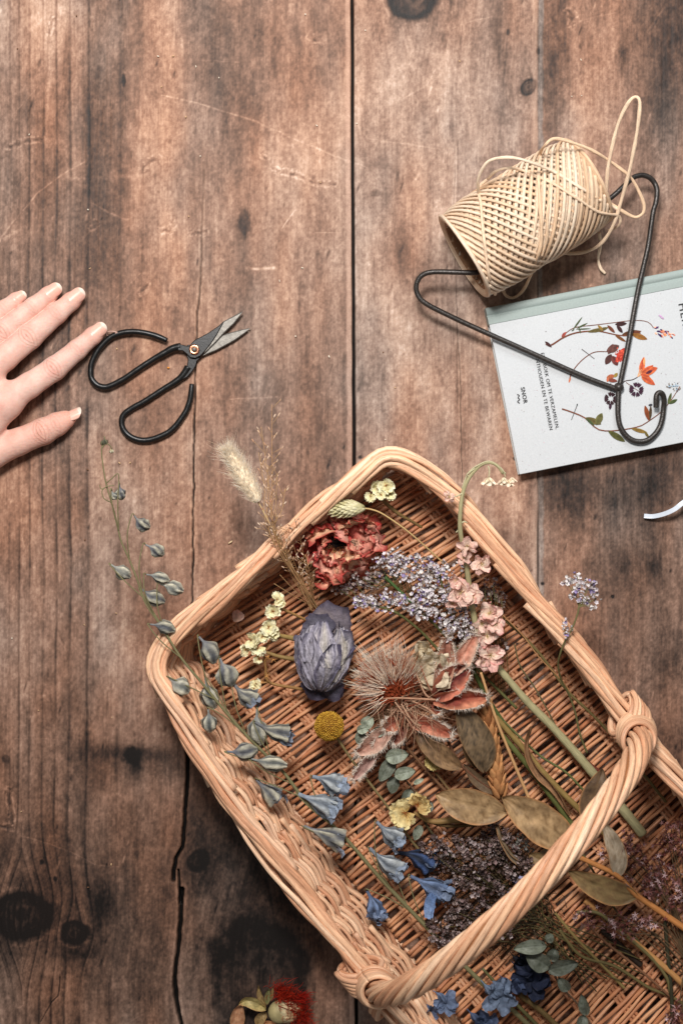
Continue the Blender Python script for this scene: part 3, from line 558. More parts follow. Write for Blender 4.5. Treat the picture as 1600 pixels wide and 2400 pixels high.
mb = MB(); plate(mb, [(524, 753), (545, 742), (568, 730), (560, 744), (549, 758), (530, 776), (508, 800), (480, 828), (486, 812), (498, 790), (510, 772)], .0046, .0060, bev=2.2); b1 = mb.build('cutting_blade', M_steel, sciss, smooth=False)
mb = MB(); plate(mb, [(474, 833), (488, 817), (506, 798), (520, 786), (534, 781), (560, 774), (588, 768), (570, 784), (550, 798), (530, 809), (508, 821), (486, 830)], .0026, .0042, bev=2.2); mb.build('cutting_blade', M_steel, sciss, smooth=False)
def lathe(mb, c, prof, n=28, col=(.5, .5, .5)):
    a = np.linspace(0, 2 * np.pi, n + 1); mb.grid(A([[c + A([r * math.cos(t), r * math.sin(t), z]) for t in a] for r, z in prof]), col)
mb = MB(); lathe(mb, W(458, 822, 0), [(.0038, .0068), (.0039, .0080), (.0034, .0087), (.0024, .0088), (.0020, .0085), (0, .0085)]); rv = mb.build('copper_rivet', M_copper, sciss)
mb = MB(); lathe(mb, W(458, 822, 0), [(.0016, .0084), (.0016, .0093), (.0010, .0098), (0, .0099)]); mb.build('rivet_pin', M_steel, sciss)
mb = MB(); mb.tube(crom(WP([(276, 779, .0065), (266, 777, .006), (256, 777, .004), (250, 781, .003), (251, 786, .003), (258, 787, .003), (266, 783, .005), (274, 780, .0068)]), 30), .00042, srgb(220, 180, 165), 6); tag(mb.build('thread_loop', M_twine, None, origin=W(258, 783, 0)), 'tiny pink loop of thread on the upper handle of the scissors', 'thread')

# ------------------------------------------------------------------ wire hanger
ZH = .0165
hang = thing('wire_hanger', 'dark metal wire hanger lying across the book with its hook curled at the bottom', 'hanger', W(1449, 911, 0))
RW = .00188
tri = [(1460, 437, .026), (1482, 417, .0225), (1496, 411.5, .021), (1508, 411, .020), (1522, 417, .019), (1532, 428, .018), (1538, 443, .018), (1538, 460, .018), (1535, 478, .018), (1529, 500, .018), (1518, 575, .017), (1508, 620, .0165), (1492, 690, .016), (1471, 806, .016), (1460, 860, .016), (1452, 898, .0155), (1449, 910, .0155)]
P = crom(WP([(1320, 524, .026), (1370, 497, .026), (1424, 468, .026)] + tri), 260)
mb = MB(); mb.tube(P, RW, ns=14, roll=.2)
P2 = crom(WP([(1340, 514, .026), (1180, 606, .026), (1128, 634, .0265), (1112, 639, .027), (1095, 639, .0275), (1066, 638, .027), (1030, 637, .0265), (1008, 638, .026), (992, 643, .025), (981, 653, .024), (975, 668, .023), (976, 684, .022), (984, 700, .0215), (1000, 713, .021), (1030, 729, .020), (1108, 766, .0185), (1235, 823, .017), (1361, 880, .016), (1437, 909, .0155), (1450, 913, .0155)]), 240); mb.tube(P2, RW, ns=14, roll=.2)
P3 = crom(WP([(1422, 470, .026), (1404, 430, .030), (1396, 408, .032), (1388, 397, .033), (1384, 402, .034), (1390, 424, .034), (1400, 446, .033)]), 30); mb.tube(P3, RW * .8, ns=10)
mb.build('wire_frame', M_wire, hang)
mb = MB(); P = crom(WP([(1449, 905, .0155), (1448, 920, .0155), (1447, 945, .0155), (1447, 970, .0155), (1451, 995, .0155), (1462, 1016, .0155), (1478, 1030, .0155), (1497, 1035, .0155), (1517, 1031, .0155), (1534, 1017, .0155), (1545, 1000, .0155), (1551, 979, .0156), (1554, 955, .016), (1555, 938, .0175), (1552, 925, .0188), (1545, 920, .0195), (1538, 925, .0198), (1536, 938, .0196), (1536.5, 955, .0190)]), 150)
mb.tube(P, RW * 1.04, ns=14, roll=.2); mb.build('hook', M_wire, hang)
mb = MB(); c = W(1449, 908, .0162); a = np.linspace(0, np.pi, 9); lathe(mb, c, [(max(.0034 * math.sin(t) * (1 + .1 * math.sin(5 * t)), 0), .0030 * math.cos(t)) for t in a], 14); mb.build('weld_bead', M_wire, hang)

# ------------------------------------------------------------------ spool of paper twine
RS = .0345
spc = W(1231, 512, .0365); sa = unit(A([284., 176., 0])); sb = unit(A([176., -284., 0])); sz = A([0, 0, 1.0]); HL = .0505
def spr(x):   # outer radius along the axis (a slightly barrelled package)
    q = np.clip(np.abs(np.asarray(x)) / HL, 0, 1); return RS * (.985 - .075 * q ** 5 + .0 * q) + .001 * np.cos(q * 1.5)
spool = thing('twine_spool', 'fat spool of natural paper twine threaded on the hanger', 'spool', spc * A([1, 1, 0]))
M_card = mat('cardboard', rough=.85, bump=.5, bscale=900, var=.25, vscale=300, spec=.1, usecol=True)
mb = MB(); x = np.linspace(-HL * .97, HL * .97, 2)
for r0, r1 in ((.0250, .0275),):
    prof = [(-HL * 1.0, r1), (HL * 1.0, r1), (HL * 1.0, r0), (-HL * 1.0, r0), (-HL * 1.0, r1)]; a = np.linspace(0, 2 * np.pi, 49)
    prof2 = []
    for (xa, ra), (xb, rb) in zip(prof[:-1], prof[1:]): prof2 += [(xa + (xb - xa) * t, ra + (rb - ra) * t) for t in np.linspace(0, 1, 6)]
    mb.grid(A([[spc + sa * xx + (sb * math.cos(t) + sz * math.sin(t)) * rr for t in a] for xx, rr in prof2]), srgb(160, 122, 92))
mb.build('cardboard_core', M_card, spool, smooth=False)
tw = lambda: (lambda k: srgb(252, 230, 204) * (1 - k) + srgb(234, 196, 158) * k)(rng.random())
mb = MB()
lin = lambda: mb.grid(A([[spc + sa * xx + (sb * math.cos(t) + sz * math.sin(t)) * rr for t in np.linspace(0, 2 * np.pi, 65)] for xx, rr in [(-HL * .95, .0275)] + [(q * HL, spr(q * HL) - .0068) for q in np.linspace(-.97, .97, 13)] + [(HL * .95, .0275)]]), srgb(156, 116, 82))
lin()
for layer, (dr, NS, ph0) in enumerate([(-.0046, 27, .1), (-.0024, 27, .30), (-.0002, 27, 0)]):
    for fam in (1, -1):
        for k in range(NS):
            th0 = 2 * np.pi * (k + ph0 + rng.normal(0, .035)) / NS; sp = 1.50 * np.pi + .1; n = 90; u_ = np.linspace(-1, 1, n)
            xx = HL * .985 * np.sin(u_ * np.pi / 2 * 1.0) * .35 + HL * .985 * u_ * .65; th = th0 + fam * u_ * sp / 2
            e = (rng.random() - .5) * .0005 + fam * .0011 * (1 if layer < 2 else np.tanh(xx / HL * 4 + .5 * math.sin(k * .5) + .3))
            rr = spr(xx) + dr + e - .0004
            P = spc + sa * xx[:, None] + (sb * np.cos(th)[:, None] + sz * np.sin(th)[:, None]) * rr[:, None]
            rad = unit(sb * np.cos(th)[:, None] + sz * np.sin(th)[:, None])
            mb.tube(P, .00118 * rng.uniform(.88, 1.12), tw() * (1.0 if layer == 2 else .82), 7, ref=rad, att=rng.random() * 9, flat=.75)
for sg in (-1, 1):        # turns gathered at each end of the package
    for j in range(5):
        th = np.linspace(0, 2 * np.pi, 60); rr = .0285 + .00105 * j; P = spc + sa * (sg * (HL * (.99 + .006 * j - .012 * (j > 4)) + .0006 * np.sin(th * 2 + j)))[:, None] + (sb * np.cos(th)[:, None] + sz * np.sin(th)[:, None]) * (rr + .0004 * np.sin(th * 3 + j))[:, None]
        mb.tube(P, .00125, tw() * .97, 6, ref=sa * 1.0, att=rng.random() * 9)
mb.build('wound_twine', M_twine, spool)
CAM = A([0, 0, HC])
def onspool(u, v, lift=.0012):
    d = W(u, v, 0) - CAM; lo = None
    for t in np.linspace(.90, 1.0, 400):
        p = CAM + d * t; q = p - spc; x = q @ sa; r = np.linalg.norm(q - sa * x)
        if abs(x) <= HL * 1.02 and r <= spr(x) + lift: return p
    return W(u, v, .03)
def loose(pts, r=.0013, n=110, col=None):
    """pts: (u, v, h) free in the air or (u, v) lying on the wound package"""
    P = A([onspool(*p, ) if len(p) == 2 else W(*p) for p in pts]); C = crom(P, n)
    mb.tube(C, .85 * r * (1 + .12 * np.sin(np.arange(n) * .35)), tw() * 1.02 if col is None else col, 8, att=rng.random() * 9, flat=.8)
mb = MB()
loose([(1405, 470), (1418, 458, .052), (1424, 390, .060), (1445, 298, .070), (1470, 243, .076), (1489, 227, .078), (1498, 243, .078), (1492, 306, .072), (1476, 390, .062), (1458, 458, .052), (1437, 525, .042), (1411, 567, .030), (1378, 588, .018), (1336, 594, .012), (1300, 590, .014)], .00150, 180)
loose([(1395, 462), (1424, 474, .050), (1458, 495, .046), (1480, 507, .044), (1494, 508, .044), (1507, 496, .045), (1505, 470, .047), (1480, 420, .052), (1445, 390, .056), (1395, 357, .066), (1345, 336, .073), (1300, 325, .076), (1277, 340, .077), (1264, 365), (1262, 430), (1266, 500), (1268, 560), (1258, 605), (1245, 640, .030), (1225, 680, .012), (1203, 698, .006), (1185, 693, .007), (1178, 680, .012)], .00135, 220)
loose([(1122, 455, .055), (1119, 425, .066), (1130, 395, .074), (1150, 375, .080), (1192, 369, .083), (1235, 378, .082), (1298, 403), (1361, 441), (1424, 478, .052), (1448, 492, .046)], .0013, 130)
loose([(1142, 420, .058), (1160, 402, .066), (1190, 394, .070), (1225, 400), (1290, 428), (1350, 464), (1400, 496), (1446, 505, .045), (1452, 522, .040), (1440, 535, .034), (1424, 540, .030)], .0012, 110)
loose([(1142, 420), (1121, 441), (1126, 478), (1130, 525), (1136, 580), (1146, 650), (1160, 690, .030)], .0013, 80)
loose([(1290, 428), (1282, 500), (1280, 560), (1268, 600)], .0012, 60)
mb.build('loose_twine', M_twine, spool)
mb = MB(); loose([(1403, 545, .018), (1406, 570, .010), (1403, 592, .005), (1401, 608, .003), (1406, 628, .0035), (1417, 641, .0018)], .0013, 50); mb.build('twine_tail', M_twine, spool)

# ------------------------------------------------------------------ ribbon end
mb = MB(); C = crom(WP([(1508, 1209, .003), (1530, 1210, .005), (1556, 1204, .009), (1580, 1193, .012), (1602, 1176, .013), (1640, 1150, .010), (1700, 1120, .004)]), 60); T = unit(np.gradient(C, axis=0)); Nn = unit(np.cross(T, A([0, 0.4, 1.0])))
V = np.stack([C + Nn * .0017, C + Nn * .0006 + A([0, 0, .0002]), C - Nn * .0006, C - Nn * .0017], 1); mb.grid(V, srgb(196, 204, 214)); tag(mb.build('satin_ribbon', M_ribbon, None, origin=W(1508, 1209, 0)), 'narrow pale blue satin ribbon end on the bare wood at the right', 'ribbon')
mb = MB(); rd_ = np.random.default_rng(44)
for _ in range(110):
    u, v = rd_.uniform(20, 1580), rd_.uniform(20, 2380)
    if 340 < u and v > 1040 and not (u > 1300 and v < 1350) or (u > 950 and v > 250 and v < 1120) or (u < 260 and 640 < v < 1100): continue
    a = rd_.uniform(0, 6.3); L = rd_.uniform(2, 7); d = A([math.cos(a), math.sin(a)]) * L / 2; z = .0005
    mb.tube(crom(WP([(u - d[0], v - d[1], z), (u, v, z + .0004), (u + d[0], v + d[1], z)]), 6), A([.3, .9, 1, 1, .8, .3]) * rd_.uniform(.0003, .0006), [srgb(232, 220, 200), srgb(120, 84, 60), srgb(206, 170, 130)][rd_.integers(3)], 5)
tag(mb.build('plant_debris', M_stem, None), 'tiny pale and brown crumbs of dried plants scattered over the wood', 'debris', kind='stuff')
# small debris on the wood
for (u, v, a, L, c, nm, lb, ct) in [(540, 1271, -.6, 12, srgb(226, 200, 160), 'straw_chip', 'tiny straw chip on the wood left of the basket', 'chip'), (395, 862, .1, 6, srgb(230, 150, 60), 'pollen_crumb', 'tiny orange crumb between the scissor handles', 'crumb')]:
    mb = MB(); d = A([math.cos(a), math.sin(a)]) * L / 2; mb.tube(crom(WP([(u - d[0], v - d[1], .0008), (u, v, .0014), (u + d[0], v + d[1], .0008)]), 8), A([.3, .8, 1, 1, 1, 1, .7, .3]) * .0006, c, 6); tag(mb.build(nm, M_stem, None, origin=W(u, v, 0)), lb, ct)

# ------------------------------------------------------------------ hand
import openvdb
def hand():
    fing = {  # joints (u, v, z mm, radius mm): tip, DIP, PIP, MCP
        'index': [(232, 775, 7, 5.32), (219, 787, 7.5, 6.29), (181, 820, 8.8, 7.16), (128, 864, 11.5, 8.57), (70, 903, 17, 9.01), (5, 945, 20, 11.07)],
        'middle': [(180, 695, 7, 5.42), (168, 706, 7.5, 6.4), (133, 735, 9, 7.49), (70, 790, 12.5, 8.9), (12, 838, 18, 9.33), (-60, 892, 22, 11.39)],
        'ring': [(126, 682, 7, 5.21), (114, 692, 7.5, 6.08), (78, 720, 9, 6.94), (8, 779, 12, 8.35), (-45, 820, 17, 8.68), (-110, 865, 21, 10.85)],
        'pinky': [(46, 697, 6, 4.34), (38, 703, 6.5, 5.21), (10, 724, 8, 6.08), (-45, 768, 10.5, 7.16), (-85, 800, 14, 7.81), (-150, 848, 19, 9.77)],
        'thumb': [(168, 978, 9, 3.91), (154, 984, 9, 6.51), (135, 994, 9.2, 8.35), (102, 1011, 10, 9.55), (45, 1035, 11, 9.66), (-18, 1062, 13, 11.39), (-140, 1085, 19, 15.19)]}
    wr = [((-60, 1010, 21, 12.5), (20, 950, 19, 9)), ((-30, 1000, 19, 10), (-90, 1060, 18, 12)), ((22, 930, 16.5, 6.5), (-30, 876, 18, 7)), ((-30, 868, 18, 8), (-80, 852, 18, 8)), ((-90, 845, 17, 7.5), (-125, 828, 17, 7))]
    wp = (-270, 1085, 24, 21)
    segs = [((5, 945, 20, 10.2), wp), ((-60, 892, 22, 10.5), wp), ((-110, 865, 21, 10), wp), ((-150, 848, 19, 9), wp), ((-140, 1085, 19, 14), wp)] + wr + [(wp, (-420, 1190, 26, 23))]
    vs = .00062
    lo = np.minimum(W(-440, 1400, 0), W(-440, 640, 0)); lo[2] = -.002; hi = A([W(260, 640)[0], W(0, 640)[1], .052]); lo = A([W(-430, 0)[0], W(0, 1330)[1], -.002])
    dim = np.ceil((hi - lo) / vs).astype(int); X = (lo[0] + np.arange(dim[0]) * vs).astype(np.float32)[:, None, None]; Y = (lo[1] + np.arange(dim[1]) * vs).astype(np.float32)[None, :, None]; Z = (lo[2] + np.arange(dim[2]) * vs).astype(np.float32)[None, None]
    def J(p): q = W(p[0], p[1], p[2] / 1000); return q, p[3] / 1000
    def cone(x, y, z, a, b):
        pa, ra = J(a); pb, rb = J(b); d = pb - pa; L2 = d @ d; t = np.clip(((x - pa[0]) * d[0] + (y - pa[1]) * d[1] + (z - pa[2]) * d[2]) / L2, 0, 1)
        return np.sqrt((x - pa[0] - t * d[0]) ** 2 + (y - pa[1] - t * d[1]) ** 2 + (z - pa[2] - t * d[2]) ** 2) - (ra + (rb - ra) * t)
    def smin(a, b, k): h = np.clip(.5 + .5 * (b - a) / k, 0, 1); return b * (1 - h) + a * h - k * h * (1 - h)
    def field(x, y, z):
        palm = None
        for a, b in segs:
            c = cone(x, y, z, a, b); palm = c if palm is None else smin(palm, c, .0085)
        d = palm
        for nm, js in fing.items():
            f = None
            for a, b in zip(js[:-1], js[1:]): c = cone(x, y, z, a, b); f = c if f is None else smin(f, c, .0022)
            d = smin(d, smin(f, palm, .0055), .0004)
        d = np.maximum(d, .0004 - z)         # flattened where it presses the table
        return d
    D = field(X, Y, Z).astype(np.float32)
    g = openvdb.FloatGrid(); g.background = .02; g.copyFromArray(np.ascontiguousarray(D)); tri, quad = None, None
    pts, quads = g.convertToQuads(0.0)
    V = pts.astype(float) * vs + lo
    for _ in range(2):
        e = .0004; x, y, z = V.T; d0 = field(x, y, z); G = np.stack([field(x + e, y, z) - d0, field(x, y + e, z) - d0, field(x, y, z + e) - d0], 1) / e; G = unit(G); V = V - G * d0[:, None] * .8
    # local crease coordinates and skin tone, with shade painted on the thumb
    C = np.empty((len(V), 3)); C[:] = srgb(222, 182, 167); at = np.zeros((len(V), 3)); at[:, 0] = 99
    zz = V[:, 2]; best = np.full(len(V), 1e9)
    for nm, js in fing.items():
        for ji, (wgt, rx) in {2: (.4, .004), 3: (.85, .0062)}.items():
            p, r = J(js[ji]); dx = unit((J(js[ji - 1])[0] - J(js[ji + 1])[0]) * A([1, 1, 0])); dy = A([-dx[1], dx[0], 0]); q = V - p; s = q @ dx; t = q @ dy; dist = np.hypot(s, t)
            m = (dist < .017) & (dist < best); best[m] = dist[m]; at[m, 0] = s[m] * 1000; at[m, 1] = t[m] * 1000; w = np.exp(-(s / rx) ** 2 - (t / (r * 1.25)) ** 2) * wgt; at[m, 2] = w[m]
            k = (np.exp(-(s / (rx * .8)) ** 2 - (t / (r * .9)) ** 2) * (.30 if ji == 3 else .16) * (zz > p[2] - .001))[:, None]; C = C * (1 - k) + srgb(204, 134, 116) * k
        if nm == 'thumb':
            a_, b_ = J(js[0])[0], J(js[5])[0]; d_ = b_ - a_; tt = np.clip(((V - a_) @ d_) / (d_ @ d_), 0, 1); kk = (np.exp(-(np.linalg.norm(V - a_ - tt[:, None] * d_, axis=1) / .014) ** 4) * .42)[:, None]; C = C * (1 - kk) + srgb(208, 148, 126) * kk  # thumb's shadow side painted darker and redder into the skin colour
        p, r = J(js[0]); k = (np.exp(-np.sum((V - p) ** 2, 1) / .011 ** 2) * .40)[:, None]; C = C * (1 - k) + srgb(226, 150, 128) * k
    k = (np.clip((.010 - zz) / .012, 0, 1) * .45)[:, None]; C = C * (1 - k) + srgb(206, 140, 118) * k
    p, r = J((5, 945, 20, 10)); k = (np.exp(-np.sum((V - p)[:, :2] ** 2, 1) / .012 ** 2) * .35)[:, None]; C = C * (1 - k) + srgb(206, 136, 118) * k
    n_ = fbm(V[:, 0] * 160, V[:, 1] * 160, 4, 4)[:, None]; C = C * (1 + n_ * A([.07, .20, .22]))
    fr = unit(A([.75, .62])); n2 = np.clip(fbm((V[:, 0] * fr[0] + V[:, 1] * fr[1]) * 500, (V[:, 0] * -fr[1] + V[:, 1] * fr[0]) * 900, 9, 3) - .35, 0, 1)[:, None]; C = C * (1 - n2 * A([.03, .07, .08]))
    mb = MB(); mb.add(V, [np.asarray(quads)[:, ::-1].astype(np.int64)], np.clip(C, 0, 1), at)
    m = mat('skin', rough=.55, bump=.30, bscale=1300, var=.05, vscale=500, spec=.25, sss=.22, bdist=.0005)
    nt = m.node_tree; N = nt.nodes; Lk = nt.links; p = N['Principled BSDF']
    a = N.new('ShaderNodeAttribute'); a.attribute_name = 'along'; sx = N.new('ShaderNodeSeparateXYZ'); Lk.new(a.outputs['Vector'], sx.inputs[0])
    def mth(op, x=None, y=None, vx=None, vy=None):
        q = N.new('ShaderNodeMath'); q.operation = op
        if x is not None: Lk.new(x, q.inputs[0])
        elif vx is not None: q.inputs[0].default_value = vx
        if y is not None: Lk.new(y, q.inputs[1])
        elif vy is not None: q.inputs[1].default_value = vy
        return q.outputs[0]
    no = N.new('ShaderNodeTexNoise'); no.inputs['Scale'].default_value = 320; no.inputs['Detail'].default_value = 3; tc = N.new('ShaderNodeTexCoord'); Lk.new(tc.outputs['Object'], no.inputs['Vector'])
    nz = mth('MULTIPLY', mth('SUBTRACT', no.outputs[0], vy=.5), vy=.9)
    # creases curve round the knuckle: arcs for large s, rings close to its centre
    t2 = mth('MULTIPLY', mth('POWER', mth('ABSOLUTE', sx.outputs[1]), vy=2.0), vy=.055); s2 = mth('ABSOLUTE', sx.outputs[0])
    r = mth('ADD', t2, s2); w1 = mth('SINE', mth('MULTIPLY', mth('ADD', r, nz), vy=1.25)); w2 = mth('POWER', mth('ABSOLUTE', w1), vy=.45)
    hgt = mth('MULTIPLY', w2, sx.outputs[2])
    b = N.new('ShaderNodeBump'); b.inputs['Strength'].default_value = .6; b.inputs['Distance'].default_value = .0008; Lk.new(hgt, b.inputs['Height'])
    ob = p.inputs['Normal'].links[0].from_node; Lk.new(ob.outputs[0], b.inputs['Normal'])
    # fine cross-lines of the skin on the fingers
    mp = N.new('ShaderNodeMapping'); mp.inputs['Rotation'].default_value = (0, 0, math.radians(50)); mp.inputs['Scale'].default_value = (260, 1150, 260); Lk.new(tc.outputs['Object'], mp.inputs[0])
    n4 = N.new('ShaderNodeTexNoise'); n4.inputs['Scale'].default_value = 1; n4.inputs['Detail'].default_value = 3; Lk.new(mp.outputs[0], n4.inputs['Vector'])
    b2 = N.new('ShaderNodeBump'); b2.inputs['Strength'].default_value = .40; b2.inputs['Distance'].default_value = .0006; Lk.new(n4.outputs[0], b2.inputs['Height']); Lk.new(b.outputs[0], b2.inputs['Normal']); Lk.new(b2.outputs[0], p.inputs['Normal'])
    cz = mth('SUBTRACT', mth('MULTIPLY', sx.outputs[2], vy=1.0), mth('MULTIPLY', w2, sx.outputs[2])); bc = p.inputs['Base Color'].links[0].from_socket
    mx = N.new('ShaderNodeMix'); mx.data_type = 'RGBA'; mx.blend_type = 'MULTIPLY'; Lk.new(mth('MULTIPLY', cz, vy=.55), mx.inputs[0]); Lk.new(bc, mx.inputs[6]); mx.inputs[7].default_value = (.62, .36, .28, 1); Lk.new(mx.outputs[2], p.inputs['Base Color'])  # shade in the knuckle creases, multiplied into the skin colour
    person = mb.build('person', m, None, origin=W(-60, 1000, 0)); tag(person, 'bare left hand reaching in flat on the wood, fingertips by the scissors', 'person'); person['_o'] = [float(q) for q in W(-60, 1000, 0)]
    mn = mat('fingernail', rough=.36, bump=.15, bscale=700, var=.04, spec=.4, sss=.1)
    for nm, L, wd_, tilt, adv, roll in [('index', .0128, .0048, .10, .0010, .10), ('middle', .0130, .0050, .10, .0012, .12), ('ring', .0126, .0047, .10, .0012, .16), ('pinky', .0102, .0038, .10, .0010, .2), ('thumb', .0150, .0052, .12, .0052, -.75)]:
        js = fing[nm]; p0, r0 = J(js[0]); p1, r1 = J(js[2 if nm != 'thumb' else 2]); dx = unit((p0 - p1) * A([1, 1, 0])); dx[2] = (p0 - p1)[2] / np.linalg.norm(p0 - p1); dx = unit(dx); up0 = unit(A([0, 0, 1.0]) - dx * dx[2]); sd0 = np.cross(dx, up0)
        up = up0 * math.cos(roll) + sd0 * math.sin(roll); sd = np.cross(dx, up); tip = p0 + dx * (r0 + adv); nu, nv = 22, 13
        V = np.zeros((nu, nv, 3)); CC = np.zeros((nu, nv, 3))
        for i in range(nu):
            s = i / (nu - 1); x = -L * (1 - s); Rn = r0 + (r1 - r0) * .45 * (1 - s) ; Rn = max(Rn, wd_ * 1.12)
            ww = wd_ * (.82 + .18 * math.sin(s * 2.6)) * (1 if 0 < s < 1 else 1)
            ww *= math.sqrt(max(1 - max((.22 - s) / .22, 0) ** 2.2, .03)) * math.sqrt(max(1 - max((s - .66) / .34, 0) ** 2.2 * .93, .03))
            base = tip + dx * x
            for j in range(nv):
                y = (j / (nv - 1) * 2 - 1) * ww; h = math.sqrt(max(Rn * Rn - y * y, 0))
                q = base + sd * y
                # sit on the skin: march to the surface then lift
                zz_ = h + .0002; pt = p0 * 0 + q
                V[i, j] = q - dx * 0 + up * (h - Rn + r0 * 1.0 + .00045 + .0012 * (1 - s) * (1 if nm != 'thumb' else .3) - .0007 * s ** 4)
                rimf = .75 * np.clip((s - (.85 - .05 * (1 - (y / ww) ** 2))) / .05, 0, 1); lun = np.clip((.16 - s) / .08, 0, 1) * .3
                CC[i, j] = srgb(232, 178, 160) * (1 - rimf) + srgb(232, 216, 200) * rimf; CC[i, j] = CC[i, j] * (1 - lun) + srgb(238, 200, 186) * lun
        base0 = (tip * 0)
        # anchor nail to the finger axis line
        ax = p0 + dx * 0
        mbn = MB(); mbn.grid(V, CC); V2 = V - up * .0005; mbn.grid(V2[:, ::-1], CC[:, ::-1])
        for ring in (np.concatenate([V[-1], V[-2:0:-1, -1]]) ,): pass
        edge = [(i, 0) for i in range(nu)] + [(nu - 1, j) for j in range(1, nv)] + [(i, nv - 1) for i in range(nu - 2, -1, -1)] + [(0, j) for j in range(nv - 2, -1, -1)]
        mbn.grid(A([[V[e], V2[e]] for e in edge]), A([[CC[e], CC[e]] for e in edge]))
        mbn.build('nail', mn, person)
hand()
# ------------------------------------------------------------------ dried flowers: shared builders
_W = W
def W(u, v, h=0.0): return _W(u, v, .8 * h + .003 * min(max((h - .018) / .01, 0), 1))
rng = np.random.default_rng(21)
UP = A([0, 0, 1.0])
def mixc(a, b, k): k = np.asarray(k)[..., None]; return A(a) * (1 - k) + A(b) * k
def rmix(*cs): w = rng.dirichlet(np.ones(len(cs)) * .7); return sum(A(c) * x for c, x in zip(cs, w))
def rot_rand(n, tilt=1.0, up=None):
    """random orientations whose z axis leans at most ~tilt from up"""
    z = unit(UP + tilt * rng.normal(size=(n, 3)) * .6) if up is None else unit(up + tilt * rng.normal(size=(n, 3)) * .5)
    a = unit(np.cross(z, rng.normal(size=(n, 3)))); b = np.cross(z, a)
    return np.stack([a, b, z], -1)
def stem(mb, pts, r0, r1, col, n=None, ns=7, wob=.0):
    P = WP(pts) if len(pts[0]) == 3 and abs(pts[0][0]) > 1.5 else A(pts)
    n = n or max(10, len(pts) * 9); C = crom(P, n)
    if wob: C = C + wob * np.stack([vn(np.arange(n) / 6., 0 * C[:, 0], 3), vn(np.arange(n) / 6., 0 * C[:, 0] + 4, 5), 0 * C[:, 0]], 1)
    mb.tube(C, np.linspace(r0, r1, n) * (1 + .10 * vn(np.arange(n) / 2.5, 0 * C[:, 0], 7)), col, ns, att=rng.random() * 9); return C
def petal(mb, base, d, n, L, Wd, c0, c1, nu=12, nv=9, cup=.15, curl=.2, ruff=.06, freq=3.0, shape=.75, tip=.8, edge=None, notch=0.0, thick=.0):
    d = unit(d); n = unit(A(n) - d * (A(n) @ d)); s = np.cross(n, d); sd = rng.random() * 100
    u = np.linspace(0.02, 1, nu)[:, None]; v = np.linspace(-1, 1, nv)[None]
    w = Wd / 2 * (np.sin(np.pi * np.clip(u ** shape * tip, 0, 1))) ** .8
    rn = fbm(u * freq + sd, v * freq * .7 + sd, 3, 3); rn2 = fbm(u * freq * 1.7 + sd + 9, v * freq + sd, 8, 2); e = (np.abs(v) * .6 + u * .6)
    U = u * (1 - notch * (np.cos(v * 7 + sd) * .5 + .5) * (u > .8)); cA = curl * u
    X = L * U * np.cos(cA * 1.2); Z = L * U * np.sin(cA) + cup * Wd * v * v * u + ruff * L * rn * 2.2 * e
    Y = w * v * (1 + .25 * rn2) + ruff * L * rn2 * e
    V = base + d * X[..., None] + s * Y[..., None] + n * Z[..., None]
    k = np.clip(u + .5 * rn + 0 * v, 0, 1); C = mixc(c0, c1, k)
    if edge is not None: C = C * (1 - (np.abs(v) ** 5 * np.ones_like(u))[..., None]) + A(edge) * (np.abs(v) ** 5 * np.ones_like(u))[..., None]; m = (u ** 10 * np.ones_like(v))[..., None]; C = C * (1 - m) + A(edge) * m
    C = C * (1 + .35 * rn2[..., None]); mb.grid(V, np.clip(C, 0, 1))
def leaf(mb, pts, w, c0, c1, rim=None, fold=.15, nu=36, nv=15, wave=.05, shape=.9, vein=.5, asym=0.0, roll=0.0):
    C = crom(WP(pts), nu); T = unit(np.gradient(C, axis=0)); s = unit(np.cross(T, UP)); n = np.cross(s, T)
    s, n = s * math.cos(roll) + n * math.sin(roll), n * math.cos(roll) - s * math.sin(roll)
    u = np.linspace(0, 1, nu)[:, None]; v = np.linspace(-1, 1, nv)[None]; sd = rng.random() * 50; L = np.linalg.norm(C[-1] - C[0])
    ww = w / 2 * np.sin(np.pi * np.clip(u, .004, .996) ** shape) ** .72 * (1 + .07 * vn(u * 7 + sd, v * 0 + np.sign(v) * 3, 4))
    Z = fold * w * v * v + wave * L * fbm(u * 3 + sd, v * .8 + sd, 6, 3) * .5 - .0006 * np.exp(-(v / .09) ** 2)
    V = C[:, None] + s[:, None] * (ww * v)[..., None] + n[:, None] * Z[..., None]
    mot = fbm(u * 13 + v * 2 + sd, v * 6 - u * 4 + sd, 9, 5); vv = np.abs(np.sin((u * 15 - np.abs(v) * 3.2) * np.pi)) ** .5; k = np.clip(.5 + mot * 1.1 + vein * (1 - vv) * .6, 0, 1)
    Cc = mixc(c0, c1, k); mid = (np.exp(-(v / .055) ** 2) * np.ones_like(u))[..., None]; Cc = Cc * (1 - .6 * mid) + A(c1) * .9 * .6 * mid
    if rim is not None: m = ((np.abs(v) > .93) * np.ones_like(u))[..., None] * .8; Cc = Cc * (1 - m) + A(rim) * m
    mb.grid(V, np.clip(Cc, 0, 1))
    mb.grid((V - n[:, None] * .00035)[:, ::-1], np.clip(Cc * .85, 0, 1)[:, ::-1])
def mesh(name, parent, m, fn):
    mb = MB(); fn(mb); return mb.build(name, m, parent)
